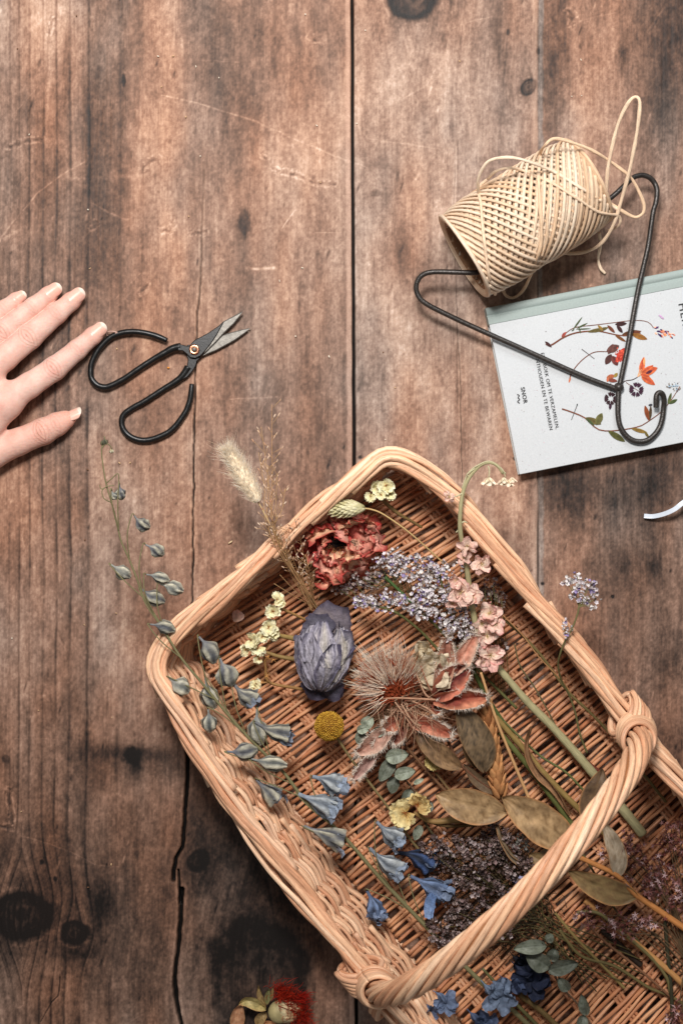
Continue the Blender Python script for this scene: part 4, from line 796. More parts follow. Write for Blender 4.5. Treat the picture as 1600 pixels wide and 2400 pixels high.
# templates
def star_t(n=5, notch=.5, depth=.5, flare=.3):
    a = np.linspace(0, 2 * np.pi, 2 * n, endpoint=False); r = np.where(np.arange(2 * n) % 2 == 0, 1, notch); z = np.where(np.arange(2 * n) % 2 == 0, flare, flare * .4)
    V = np.vstack([[0, 0, -depth], np.c_[np.cos(a) * r, np.sin(a) * r, z]]); F = A([(0, 1 + i, 1 + (i + 1) % (2 * n)) for i in range(2 * n)]); return V, [F]
def ell_t(n=8, m=6, sx=1, sy=1, sz=1, pinch=0.0):
    V = []; 
    for i in range(m + 1):
        ph = np.pi * i / m
        for j in range(n): a = 2 * np.pi * j / n; V.append((sx * math.sin(ph) * math.cos(a) * (1 - pinch * math.cos(ph)), sy * math.sin(ph) * math.sin(a) * (1 - pinch * math.cos(ph)), sz * math.cos(ph)))
    F = [(i * n + j, i * n + (j + 1) % n, (i + 1) * n + (j + 1) % n, (i + 1) * n + j) for i in range(m) for j in range(n)]
    return A(V), [A(F)]
STAR, CUP, ELL = star_t(5, .28, .25, .35), star_t(5, .75, .9, .35), ell_t(8, 5)
TCUP = np.r_[[.55], np.where(np.arange(10) % 2 == 0, 1.05, .9)][:, None] * np.ones(3)
TSTAR = np.r_[[.65], np.where(np.arange(10) % 2 == 0, 1.15, .8)][:, None] * np.ones(3)
def blossoms(mb, cen, r, cols, tmpl, tcol, tilt=1.2, var=.25):
    n = len(cen)
    if n == 0: return
    C = A([cols[i] for i in rng.integers(0, len(cols), n)]) * rng.uniform(.8, 1.15, (n, 1))
    mb.stamp(tmpl[0], tmpl[1], cen, r * rng.uniform(1 - var, 1 + var, n), rot_rand(n, tilt), C, tcol)

# ------------------------------------------------------------------ long blue larkspur lying over the rim
def bud(mb, p0, p1, w, op, cA, cB, flatz=.85, ridge=.16):
    d = p1 - p0; L = np.linalg.norm(d); n = 34; s = np.linspace(0, 1, n); side = unit(np.cross(d, UP)); sd = rng.random() * 6
    bow = rng.uniform(-.09, .09) * L; C = p0 + d * s[:, None] + side * (bow * np.sin(np.pi * s))[:, None] + UP * (.05 * L * np.sin(np.pi * s))[:, None]
    sm = lambda a, b, x: np.clip((x - a) / (b - a), 0, 1) ** 2 * (3 - 2 * np.clip((x - a) / (b - a), 0, 1))
    if op: r = w / 2 * (.20 + .06 * s) * (1 - sm(.25, .6, s)) + w / 2 * sm(.22, .75, s) * (1 + .18 * sm(.8, 1, s))
    else: r = w / 2 * (.17 + .08 * s) * (1 - sm(.15, .45, s)) + 1.22 * w / 2 * sm(.16, .50, s) * np.sqrt(np.clip(1 - .88 * sm(.70, 1.0, s), 0, 1))
    ns = 24; th = np.linspace(0, 2 * np.pi, ns, endpoint=False)[None]; S_ = s[:, None]; body = sm(.2, .5, S_)
    rd = np.cos(5 * th + sd + 1.5 * np.sin(S_ * 4 + sd)); rf = fbm(np.cos(th) * 2.2 + sd * 3 + S_ * .7, np.sin(th) * 2.2 + sd + S_ * 1.4, 5, 4)
    mod = 1 + ridge * rd * body + .10 * np.cos(9 * th - S_ * 5 + sd) * body + (.34 if op else .26) * rf * body
    rr = (rd * .5 + .5); k = np.clip(rr ** 1.5 * .95 * body + rf * 1.0 + .3 * sm(.7, 1, S_) * (1 - .8 * op), 0, 1)
    dk = np.clip(1 - .55 * (1 - rr) * body + .3 * rf * body, .3, 1.15)[..., None]  # shading in the furrows between ridges, painted into the colour
    Cc = mixc(cA, cB, k) * dk
    mb.tube(C, r, ns=ns, mod=mod, flat=flatz, colfn=lambda a, b: Cc.reshape(-1, 3), cap=not op, att=0)
    return C, unit(d), r
lsp = [(248, 1030, .103), (239, 1050, .103), (241, 1085, .102), (249, 1133, .101), (260, 1171, .100), (272, 1216, .099), (284, 1267, .098), (302, 1308, .097), (321, 1356, .095), (338, 1400, .094), (380, 1469, .092), (422, 1538, .088), (472, 1599, .083), (522, 1660, .079), (575, 1721, .075), (629, 1775, .071), (667, 1813, .068), (710, 1870, .064), (767, 1923, .060), (816, 1972, .056), (879, 2045, .050), (938, 2109, .045), (998, 2172, .040), (1060, 2235, .036), (1130, 2305, .031), (1205, 2372, .027), (1260, 2425, .025)]
lark = thing('dried_larkspur', 'long dried spike of blue larkspur buds lying over the left rim into the basket', 'dried flower', W(1205, 2372, .027))
grn = srgb(118, 112, 78)
mb = MB(); LC = stem(mb, lsp, .0004, .0019, grn, n=260, ns=8)
def cld(*pts): return lambda mb: stem(mb, pts, .0004, .0003, grn)
gb, cr, bl, dbl = srgb(118, 120, 128), srgb(222, 214, 190), srgb(146, 160, 182), srgb(72, 98, 150)
# tipu, tipv, endu, endv, width px, open, kind
lf = [(280, 1132, 286, 1171, 21, 0, 0), (262, 1148, 274, 1169, 15, 0, 1), (312, 1206, 351, 1237, 25, 0, 0), (338, 1275, 383, 1301, 24, 0, 0), (257, 1321, 306, 1353, 26, 0, 1), (339, 1345, 397, 1362, 22, 0, 1), (371, 1367, 429, 1386, 27, 0, 1), (326, 1377, 386, 1411, 28, 0, 0), (347, 1462, 410, 1478, 25, 0, 0),
      (463, 1487, 501, 1554, 35, 0, 0), (513, 1537, 544, 1606, 40, 0, 0), (391, 1584, 442, 1622, 36, 0, 1), (480, 1582, 502, 1660, 34, 0, 1), (543, 1598, 594, 1640, 42, 1, 0), (488, 1658, 491, 1715, 30, 0, 1), (602, 1655, 611, 1745, 36, 0, 1), (592, 1689, 672, 1722, 42, 1, 0), (526, 1762, 603, 1757, 34, 0, 0), (580, 1777, 672, 1794, 28, 0, 1),
      (597, 1823, 646, 1868, 44, 1, 0), (727, 1818, 790, 1840, 48, 1, 2), (692, 1858, 775, 1896, 50, 1, 2), (704, 1934, 800, 1970, 46, 1, 0), (878, 1922, 932, 1966, 44, 1, 2), (860, 1983, 930, 2040, 44, 1, 2), (858, 2083, 882, 2140, 40, 1, 3), (955, 2050, 1030, 2092, 46, 1, 3), (922, 1996, 1005, 2024, 48, 1, 4)]
for i, (u0, v0, u1, v1, w, op, kd) in enumerate(lf):
    m_ = A([(u0 + u1) / 2, (v0 + v1) / 2]); pj = LC; uv = np.stack([pj[:, 0] / (S * (1 - pj[:, 2] / HC)) + 800, 1200 - pj[:, 1] / (S * (1 - pj[:, 2] / HC))], 1)
    j = int(np.argmin(np.hypot(*(uv - m_).T) + (np.arange(len(uv)) < 0) * 9)); j2 = min(len(uv) - 1, j + 12); h = LC[j, 2] + rng.uniform(-.006, .006) - (.012 if kd == 4 else 0)
    p0, p1 = _W(u0, v0, h + .002), _W(u1, v1, h - .002); w_ = w * K(h) * .95; p0 = p0 + (p1 - p0) * .08
    ca = [gb, srgb(138, 142, 138), srgb(134, 146, 162), srgb(96, 114, 148), srgb(44, 56, 82)][kd] * rng.uniform(.8, 1.12); ca = ca * .8 + ca.mean() * .2; cb = [srgb(192, 186, 164), cr, srgb(190, 194, 194), srgb(124, 146, 184), srgb(70, 92, 136)][kd]
    fb = MB(); C, d, r = bud(fb, p0, p1, w_, op, ca, cb)
    if op:
        q = unit(np.cross(d, UP)); e = C[-8]
        for a in np.linspace(0, 2 * np.pi, 10 if kd >= 2 else 6)[:-1] + rng.random():
            n_ = q * math.cos(a) + np.cross(q, d) * math.sin(a); fb_ = e + n_ * w_ * .30
            petal(fb, fb_, d + n_ * .35, n_, w_ * rng.uniform(.5, 1.05), w_ * .66, ca * rng.uniform(.75, 1.1), mixc(ca, bl, .45) * rng.uniform(.9, 1.3), cup=rng.uniform(-.4, .2), curl=rng.uniform(-.7, .3), ruff=.19 if kd >= 2 else .12, nu=12, nv=9)
    body = fb.build('flower', M_petal, lark)
    a = uv[j2]; pa = LC[j2]; f = np.sign(u0 - a[0]) or 1
    md = (pa + p0) / 2 + A([0, 0, .004]) + unit(p0 - p1) * A([1, 1, 0]) * .0035
    mb.tube(crom(A([pa, md, p0 + unit(p0 - p1) * .0018 + UP * .001, p0]), 22), .00042, grn, 5)
for e_ in ([(243, 1045, .103), (252, 1040, .104), (262, 1050, .102), (261, 1058, .101)], [(241, 1050, .103), (246, 1028, .104), (244, 1022, .104)], [(249, 1133, .101), (262, 1122, .103), (277, 1110, .103), (279, 1132, .101)], [(262, 1178, .1), (244, 1168, .103), (240, 1150, .103), (252, 1140, .103), (268, 1138, .102)], [(252, 1140, .1), (238, 1146, .1), (234, 1136, .1)]): stem(mb, e_, .0004, .0003, grn)
mb.build('stem', M_stem, lark)
fb = MB(); bud(fb, W(244, 1026, .104), W(249, 1042, .103), 9 * S, 0, srgb(90, 92, 76), srgb(120, 116, 90)); bud(fb, W(259, 1052, .103), W(262, 1062, .102), 8 * S, 0, srgb(190, 180, 140), cr); bud(fb, W(240, 1030, .104), W(241, 1044, .103), 7 * S, 0, srgb(90, 92, 76), grn); fb.build('tip_bud', M_petal, lark)

# second larkspur under the handle: large blue flowers
lk2 = thing('dried_delphinium', 'deep blue delphinium flowers in the shade under the basket handle', 'dried flower', W(1290, 2440, .02))
mesh('stem', lk2, M_stem, lambda mb: (stem(mb, [(1130, 2270, .030), (1180, 2325, .026), (1240, 2385, .023), (1300, 2450, .02)], .0010, .0018, srgb(100, 96, 60)), stem(mb, [(1215, 2330, .026), (1265, 2368, .024), (1310, 2410, .022)], .0022, .0020, srgb(112, 92, 56))))
for u, v, w, h, c, nP in [(1168, 2338, 46, .034, (104, 130, 166), 7), (1045, 2352, 34, .040, (90, 116, 158), 6), (1196, 2312, 30, .030, (60, 82, 126), 6), (1246, 2300, 52, .024, (30, 42, 74), 7), (1130, 2400, 40, .030, (68, 94, 140), 6), (1225, 2262, 34, .022, (24, 32, 54), 5), (1010, 2372, 26, .044, (78, 104, 150), 5)]:
    fb = MB(); p = W(u, v, h); c = srgb(*c); c = c * .6 + c.mean() * .36
    for k in range(nP):
        a = k * 2.39 + rng.random() * .7; d = A([math.cos(a), math.sin(a), rng.uniform(-.2, .7)]); petal(fb, p, d, UP + .3 * rng.normal(size=3), w * K(h) * rng.uniform(.8, 1.15), w * K(h) * .78, c * .8, c * 1.25, cup=.25, curl=rng.uniform(-.4, .6), ruff=.12)
    bud(fb, p + A([-.9, .9, .1]) * w * S * 1.0, p, w * S * .35, 0, c, c * 1.2); fb.build('flower', M_petal, lk2)
for k_, (u0, v0, u1, v1, w, c) in enumerate([(1010, 2092, 1004, 2140, 26, (110, 140, 190))]):
    fb = MB(); petal(fb, W(u0, v0, .05), W(u1, v1, .04) - W(u0, v0, .05), UP, .020, w * S, srgb(*c), srgb(140, 165, 205), ruff=.08); fb.build('petal', M_petal, lark)

# ------------------------------------------------------------------ bunny tail grass
bt = thing('bunny_tail_grass', 'fluffy cream bunny tail grass head poking out over the upper left rim', 'dried grass', W(745, 1430, .03))
mesh('stem', bt, M_stem, lambda mb: stem(mb, [(603, 1172, .105), (640, 1243, .095), (690, 1345, .062), (745, 1432, .035)], .00050, .0007, srgb(206, 176, 130)))
def bunny(mb):
    a, b = W(605, 1176, .105), W(533, 1052, .108); d = b - a; L = np.linalg.norm(d); d = d / L; n = 3400
    s = rng.random(n) ** .9; ang = rng.uniform(0, 2 * np.pi, n); q = unit(np.cross(d, UP)); w = np.cross(q, d)
    rad = .0072 * np.clip(np.sin(np.pi * (s * .86 + .10)), .15, 1) ** .6; N_ = q * np.cos(ang)[:, None] + w * np.sin(ang)[:, None]
    P0 = a + d * (s * L)[:, None] + N_ * (rad * rng.uniform(.15, .8, n))[:, None]; l = .0058 * rng.uniform(.5, 1.3, n); long = rng.random(n) < .06; l = np.where(long, l * 1.8, l)
    P1 = P0 + (d * rng.uniform(.55, 1.2, (n, 1)) + N_ * rng.uniform(.25, .85, (n, 1)) + .18 * rng.normal(size=(n, 3))) * l[:, None]
    mb.hairs(P0, P1, .00013, mixc(srgb(255, 250, 238), srgb(250, 226, 190), rng.random(n)), bend=.12, rng=rng)
    x = np.linspace(0, 1, 14); mb.tube(a + d * (x * L * .97)[:, None], .0052 * np.sin(np.pi * (x * .86 + .10)) ** .6, srgb(252, 234, 204), 12)
mesh('seed_head', bt, M_tiny, bunny)

# ------------------------------------------------------------------ fine panicle grass
pg = thing('panicle_grass', 'wispy bunch of fine tan grass panicles crossing the upper left rim', 'dried grass', W(742, 1432, .03))
def pan(mb):
    st = []
    for tip in [(637, 948, .112), (628, 1090, .108), (650, 1110, .110), (668, 1145, .106), (606, 1060, .108), (645, 1195, .103), (690, 1215, .098), (612, 1000, .112), (716, 1300, .07), (660, 1270, .085), (676, 1240, .09)]:
        base = (738 + rng.uniform(-9, 9), 1428 + rng.uniform(-6, 6), .032 + rng.uniform(0, .01)); m1 = (644 + (tip[0] - 640) * .35 + rng.uniform(-6, 8), 1255 + rng.uniform(-10, 10), .094)
        if tip[1] > 1210: m1 = ((tip[0] + base[0]) / 2, (tip[1] + base[1]) / 2, .06)
        m2 = (tip[0] * .55 + m1[0] * .45 + rng.uniform(-5, 5), tip[1] * .55 + m1[1] * .45, .104 if tip[1] < 1210 else .075); st.append(stem(mb, [tip, m2, m1, base], .00016, .00042, rmix(srgb(196, 158, 112), srgb(168, 122, 82)), n=60, ns=5))
    for k in range(10):
        b = W(735 + rng.uniform(-8, 8), 1425, .035); e = W(640 + rng.uniform(-10, 120), 1330 + rng.uniform(-40, 70), .05 + rng.uniform(0, .02)); mb.tube(crom(A([e, (e + b) / 2 + A([0, 0, .003]), b]), 20), .0002, srgb(190, 150, 104), 4)
    return st
mb = MB(); st = pan(mb); sb = MB(); cs = []; dr = []
for C in st:
    for q in np.arange(.03, .62, .022):
        if rng.random() < .8:
            i = int(q * len(C)); p = C[i]; t_ = unit(C[max(i - 2, 0)] - C[i + 2]); o = unit(np.cross(t_, UP)) * rng.choice([-1, 1]); e = p + (t_ * rng.uniform(.5, 1.2) + o * rng.uniform(.25, 1.0)) * .0038 * rng.uniform(.5, 2.4); mb.tube(A([p, (p + e) / 2, e]), .00013, srgb(190, 150, 104), 4); cs.append(e); dr.append(t_ * .9 + o * .45)
cs = A(cs); dr = unit(A(dr)); a_ = unit(np.cross(dr, UP)); R_ = np.stack([a_, np.cross(dr, a_), dr], -1)
gt = ell_t(6, 5, .32, .30, 1.0, .25); sb.stamp(gt[0], gt[1], cs, .0013 * rng.uniform(.7, 1.3, len(cs)), R_, A([rmix(srgb(222, 190, 160), srgb(190, 140, 110), srgb(236, 214, 190)) for _ in cs]))
mb.build('stem', M_stem, pg); sb.build('seeds', M_tiny, pg)

# ------------------------------------------------------------------ canary grass
cg = thing('canary_grass', 'pale green canary grass head resting above the red dried flower', 'dried grass', W(1052, 1330, .04))
mesh('stem', cg, M_stem, lambda mb: stem(mb, [(846, 1191, .075), (870, 1194, .074), (899, 1206, .072), (956, 1246, .066), (1013, 1296, .056), (1052, 1332, .048)], .0006, .0006, srgb(196, 164, 112)))
def scales(mb, a, b, wr, n, cA, cB, sz, el=2.0, op=.5, prof=lambda s: np.sin(np.pi * (s * .85 + .1)) ** .7):
    d = b - a; L = np.linalg.norm(d); d = d / L; s = np.linspace(.02, .97, n); ang = np.arange(n) * 2.39996; q = unit(np.cross(d, UP)); w = np.cross(q, d)
    N_ = q * np.cos(ang)[:, None] + w * np.sin(ang)[:, None]; P = a + d * (s * L)[:, None] + N_ * (wr * prof(s))[:, None]; z = unit(d * 1.0 + N_ * op + .08 * rng.normal(size=(n, 3))); x = unit(np.cross(z, N_)); y = np.cross(z, x)
    t = ell_t(8, 6, .42, .22, 1.0, .35); tc = (np.linspace(1.12, .72, 7)[:, None] * np.ones((7, 8))).reshape(-1, 1) * np.ones(3); mb.stamp(t[0], t[1], P, sz * rng.uniform(.85, 1.15, n), np.stack([x, y, z], -1), mixc(cA, cB, rng.random(n)), tc)
    x = np.linspace(0, 1, 12); mb.tube(a + d * (x * L * .95)[:, None], wr * .85 * prof(x), cB * .8, 9)
mesh('seed_head', cg, M_tiny, lambda mb: scales(mb, W(846, 1191, .075), W(772, 1192, .077), .0052, 110, srgb(232, 224, 186), srgb(190, 180, 130), .0038, op=.55))

# ------------------------------------------------------------------ yellow statice flowers
def statice_flower(mb, u, v, h, r, dirs=None, c0=(222, 210, 150), c1=(246, 240, 204), n=7, ang0=None, span=2 * math.pi, lift=.7, core=True):
    p = W(u, v, h); R_ = r * K(h)
    for k in range(n):
        a = (rng.random() * 6.28 if ang0 is None else 0) + (k / n) * span + (0 if ang0 is None else ang0 - span / 2) + rng.normal(0, .12)
        d = A([math.cos(a), math.sin(a), lift * rng.uniform(.4, 1.3)]); petal(mb, p, d, UP, R_ * rng.uniform(.9, 1.2), R_ * 1.15, srgb(*c0), srgb(*c1), nu=12, nv=11, shape=.55, tip=.72, cup=.20, curl=rng.uniform(-.5, .3), ruff=.10, freq=4.2, notch=.12)
    if core: mb.hairs(np.repeat(p[None], 16, 0), p + unit(rng.normal(size=(16, 3)) + UP) * R_ * .45, .00022, srgb(176, 104, 50), .1, rng)
s1 = thing('yellow_statice', 'cream yellow statice flower with a brown stalk inside the top corner of the basket', 'dried flower', W(985, 1235, .035))
mesh('stem', s1, M_stem, lambda mb: stem(mb, [(890, 1160, .062), (905, 1180, .055), (935, 1205, .048), (965, 1222, .042), (988, 1236, .038)], .0016, .0010, srgb(122, 98, 60)))
for (u, v, r) in [(885, 1145, 20), (905, 1138, 22), (912, 1158, 16), (868, 1163, 15), (892, 1160, 14)]: mesh('flower', s1, M_petal, lambda mb: statice_flower(mb, u, v, .066 + rng.uniform(0, .006), r, n=6))
s2 = thing('yellow_statice', 'sprig of pale yellow statice with several flowers left of the purple dried rose', 'dried flower', W(800, 1632, .025))
def s2stem(mb):
    b = srgb(150, 112, 66)
    stem(mb, [(655, 1424, .055), (690, 1440, .050), (735, 1462, .040)], .0012, .0008, b); stem(mb, [(640, 1486, .052), (668, 1492, .046), (710, 1500, .036)], .0013, .0022, srgb(150, 124, 74)); stem(mb, [(622, 1528, .045), (660, 1540, .040), (720, 1548, .03)], .0012, .0020, srgb(140, 114, 70))
    stem(mb, [(616, 1520, .045), (622, 1560, .038), (630, 1598, .034), (690, 1612, .032), (745, 1622, .03), (800, 1632, .028)], .0008, .0014, b); stem(mb, [(632, 1598, .034), (606, 1602, .034)], .0006, .0005, b); stem(mb, [(648, 1450, .05), (640, 1490, .048), (620, 1525, .045)], .0006, .0008, b)
    for u, v in [(655, 1428), (652, 1440), (638, 1490), (648, 1480), (615, 1525), (605, 1535), (628, 1540), (640, 1545), (625, 1585), (612, 1600)]:
        P = W(u, v, .048); mb.hairs(np.repeat(P[None], 9, 0), P + unit(rng.normal(size=(9, 3))) * .0035, .00035, srgb(196, 140, 80), .15, rng)
mesh('stem', s2, M_stem, s2stem)
for (u, v, r, h) in [(650, 1405, 18, .060), (640, 1432, 20, .060), (660, 1415, 14, .060), (630, 1470, 22, .056), (645, 1485, 18, .054), (615, 1492, 16, .054), (588, 1500, 24, .052), (605, 1518, 20, .050), (575, 1522, 16, .048), (608, 1545, 14, .046), (600, 1602, 15, .038), (596, 1612, 12, .038)]: mesh('flower', s2, M_petal, lambda mb: statice_flower(mb, u, v, h, r, n=5, c0=(226, 214, 156), c1=(248, 242, 208)))
s3 = thing('yellow_statice', 'open golden yellow statice flower on the basket floor left of the brown leaves', 'dried flower', W(1080, 1905, .03))
mesh('stem', s3, M_stem, lambda mb: (stem(mb, [(970, 1905, .040), (1010, 1925, .034), (1060, 1922, .032), (1100, 1920, .030)], .0014, .0030, srgb(140, 110, 66)), stem(mb, [(975, 1912, .038), (1040, 1935, .030), (1120, 1932, .028)], .0010, .0014, srgb(110, 86, 52))))
mesh('flower', s3, M_petal, lambda mb: [statice_flower(mb, 948, 1905, .044, 34, n=7, ang0=math.radians(215), span=3.6, lift=.25, c0=(196, 160, 90), c1=(238, 222, 166)), statice_flower(mb, 978, 1885, .046, 30, n=6, ang0=math.radians(60), span=2.8, lift=.5, c0=(184, 140, 76), c1=(228, 206, 146))] and None)
s4 = thing('yellow_statice', 'small folded yellow statice petals tucked under the brown leaf below the thistle', 'dried flower', W(1013, 1790, .034))
mesh('flower', s4, M_petal, lambda mb: statice_flower(mb, 1016, 1782, .036, 24, n=5, ang0=math.radians(250), span=2.2, lift=.2, c0=(190, 160, 90), c1=(224, 206, 140)))
fp = MB(); petal(fp, W(563, 1456, .040), W(550, 1425, .042) - W(563, 1456, .040), UP, 30 * S, 28 * S, srgb(196, 160, 140), srgb(206, 160, 150), shape=.6, tip=.9, cup=.08, ruff=.04); tag(fp.build('loose_petal', M_petal, None, origin=W(555, 1441, .036)), 'single small round pink petal lying on the weave near the left rim', 'petal')

# ------------------------------------------------------------------ dried red flower
rd = thing('dried_red_flower', 'crumpled dried red and yellow flower with a dark centre', 'dried flower', W(795, 1285, .03))
pk, rdc, yl = srgb(242, 172, 156), srgb(186, 58, 56), srgb(240, 206, 160)
cc = W(790, 1272, .048)
for k in range(30):
    ring = k % 3; a = k * 2.39996 + .3; el = [.15, .7, 1.3][ring] + rng.normal(0, .1); d = A([math.cos(a), math.sin(a), el * .8]); L = [.031, .027, .017][ring] * rng.uniform(.8, 1.12)
    st_ = cc + A([math.cos(a), math.sin(a), 0]) * [.004, .005, .006][ring] * 1.0 + UP * (-.004 + .003 * ring)
    cA, cB = (rdc, rmix(pk, rdc, pk, yl)) if rng.random() < .5 else (rmix(yl, pk), rmix(pk, yl, pk))
    mesh('petal', rd, M_petal, lambda mb: petal(mb, st_, d, UP + .4 * rng.normal(size=3), L, L * .95, cA, cB, nu=20, nv=17, cup=.10, curl=rng.uniform(-.9, .9), ruff=.17, freq=4.5, shape=.6, tip=.78, edge=rmix(rdc, srgb(176, 60, 54)), notch=.15))
for (a, L, wd_) in [(-88, .030, .026), (-62, .026, .018), (-115, .027, .018)]: mesh('petal', rd, M_petal, lambda mb: petal(mb, cc + UP * .004, A([math.cos(math.radians(a)), math.sin(math.radians(a)), -.12]), UP, L, wd_, srgb(232, 196, 130), srgb(198, 90, 74), nu=26, nv=19, cup=.06, curl=-.35, ruff=.10, freq=4, shape=.6, tip=.78, edge=rdc, notch=.15))
def rcore(mb):
    n = 420; P = cc + rng.normal(size=(n, 3)) * A([.0052, .0020, .001]) + UP * .008; mb.hairs(P, P + unit(rng.normal(size=(n, 3)) * .6 + UP * .6) * .0035, .00025, srgb(24, 14, 14), .1, rng)
    if 0: mb.stamp(ELL[0], ELL[1], A([cc + UP * .009 + A([x, y, 0]) for x, y in ((-.007, .001), (0, -.002), (.005, .001), (.009, .003))]), .0036, rot_rand(4), A([srgb(22, 14, 14)] * 4))
mesh('dark_centre', rd, M_hair, rcore)

# ------------------------------------------------------------------ purple dried rose
pr = thing('dried_purple_rose', 'closed silvery purple dried rose with a dark wrinkled side', 'dried flower', W(757, 1530, .03))
cR = W(757, 1532, .046); aR = unit(A([.10, 1, 0])); bR = A([aR[1], -aR[0], 0]); rxR, ryR, rzR = 60 * K(.04), 84 * K(.04), .017
def shell(mb, th0, wd_, y0, y1, sc_, cA, cB, crm):
    nu, nv = 44, 22; u = np.linspace(0, 1, nu)[:, None]; v = np.linspace(-1, 1, nv)[None]; sd = rng.random() * 60
    y = y0 + (y1 - y0) * u + 0 * v; ww = wd_ * np.sin(np.pi * np.clip(u * .86 + .08, 0, 1)) ** .6; th = th0 + ww * v + .35 * (u - .5) * (1 if th0 > 1.5 else -1) + .12 * fbm(u * 3 + sd, v + sd, 3, 2)
    rr = np.sqrt(np.clip(1 - (y * .96) ** 2, .02, 1)); cr = 1 - 2.4 * np.abs(fbm(v * 4.5 + sd + .6 * u, u * 2.2 + sd, 5, 4)); c2 = 1 - 2.4 * np.abs(fbm(v * 9 + sd, u * 8 + sd, 7, 3)); edge = np.clip(np.abs(v) * 1.0 + np.clip(u - .75, 0, 1) * 2, 0, 1.4)
    s = sc_ + .10 * edge ** 3 + .045 * cr + .03 * c2 + .08 * fbm(u * 4 + sd, v * 2 + sd, 9, 3) * (edge + .3)
    V = cR + bR * (np.cos(th) * rr * rxR * s)[..., None] + UP * (np.sin(th) * rr * rzR * s * 1.05)[..., None] + aR * (y * ryR * (1 + .06 * cr * edge))[..., None]
    k = np.clip(.10 + .60 * cr + .35 * c2, 0, 1); C = mixc(cA, cB, k); m = (np.clip(1 - edge, 0, 1) * crm)[..., None]; C = C * (1 - m) + srgb(222, 212, 194) * (.55 + .55 * k[..., None]) * m; e = (np.clip(edge - .9, 0, .5) * 1.6)[..., None]; C = C * (1 - e) + srgb(70, 66, 92) * e; mb.grid(V, np.clip(C, 0, 1))
def roseb(mb):
    t = ell_t(24, 16); R_ = np.stack([bR * rxR, UP * rzR, aR * ryR], -1); mb.stamp(t[0], t[1], cR[None], [.80], R_[None], A([srgb(44, 40, 54)]))
mesh('flower_core', pr, M_petal, roseb)
nvy, slv_, lil_ = srgb(40, 37, 52), srgb(184, 178, 192), srgb(120, 114, 136)
for th0, wd_, y0, y1, sc_, cA, cB, crm in [(2.6, .75, -.95, .80, .88, nvy, slv_, 0), (2.1, .70, -.90, .90, .92, nvy, lil_, .1), (.5, .70, -.95, .85, .90, nvy, lil_, .5), (1.0, .65, -.98, .75, .96, lil_ * .6, slv_, .8), (1.6, .60, -.85, .95, .99, lil_ * .6, slv_, .5), (2.5, .55, -1.0, .45, 1.0, nvy, slv_, .0), (1.9, .42, -.95, .55, 1.05, nvy, slv_, .1), (.75, .42, -.7, .95, 1.04, lil_ * .7, slv_, .9), (1.35, .38, -1.0, .35, 1.08, nvy, lil_, .3), (2.9, .5, -.6, .9, .97, nvy, lil_, 0), (.3, .5, -1.0, .3, 1.0, nvy, lil_, .3), (1.55, .30, -.3, 1.0, 1.10, lil_ * .6, slv_, .7), (2.25, .33, -.2, 1.0, 1.08, nvy, slv_, .1)]: mesh('petal', pr, M_petal, lambda mb: shell(mb, th0, wd_, y0, y1, sc_, cA, cB, crm))
for (u0, v0, u1, v1, w, h0, h1, cA, cB) in [(762, 1500, 792, 1418, 92, .052, .058, (158, 144, 138), (120, 112, 124)), (748, 1490, 748, 1440, 70, .058, .060, (120, 116, 128), (84, 80, 92)), (740, 1580, 745, 1640, 70, .045, .042, (66, 62, 76), (50, 46, 58)), (764, 1580, 790, 1645, 60, .050, .040, (108, 104, 118), (60, 56, 68)), (800, 1560, 812, 1480, 46, .054, .056, (160, 154, 158), (120, 116, 128)), (722, 1590, 705, 1500, 40, .042, .044, (46, 42, 54), (56, 52, 66))]:
    mesh('petal', pr, M_petal, lambda mb: petal(mb, W(u0, v0, h0), W(u1, v1, h1) - W(u0, v0, h0), UP, np.hypot(u1 - u0, v1 - v0) * S * 1.0, w * S, srgb(*cA), srgb(*cB), nu=26, nv=17, cup=-.22, curl=.1, ruff=.035, freq=3, shape=.6, tip=.85, edge=srgb(74, 68, 84)))
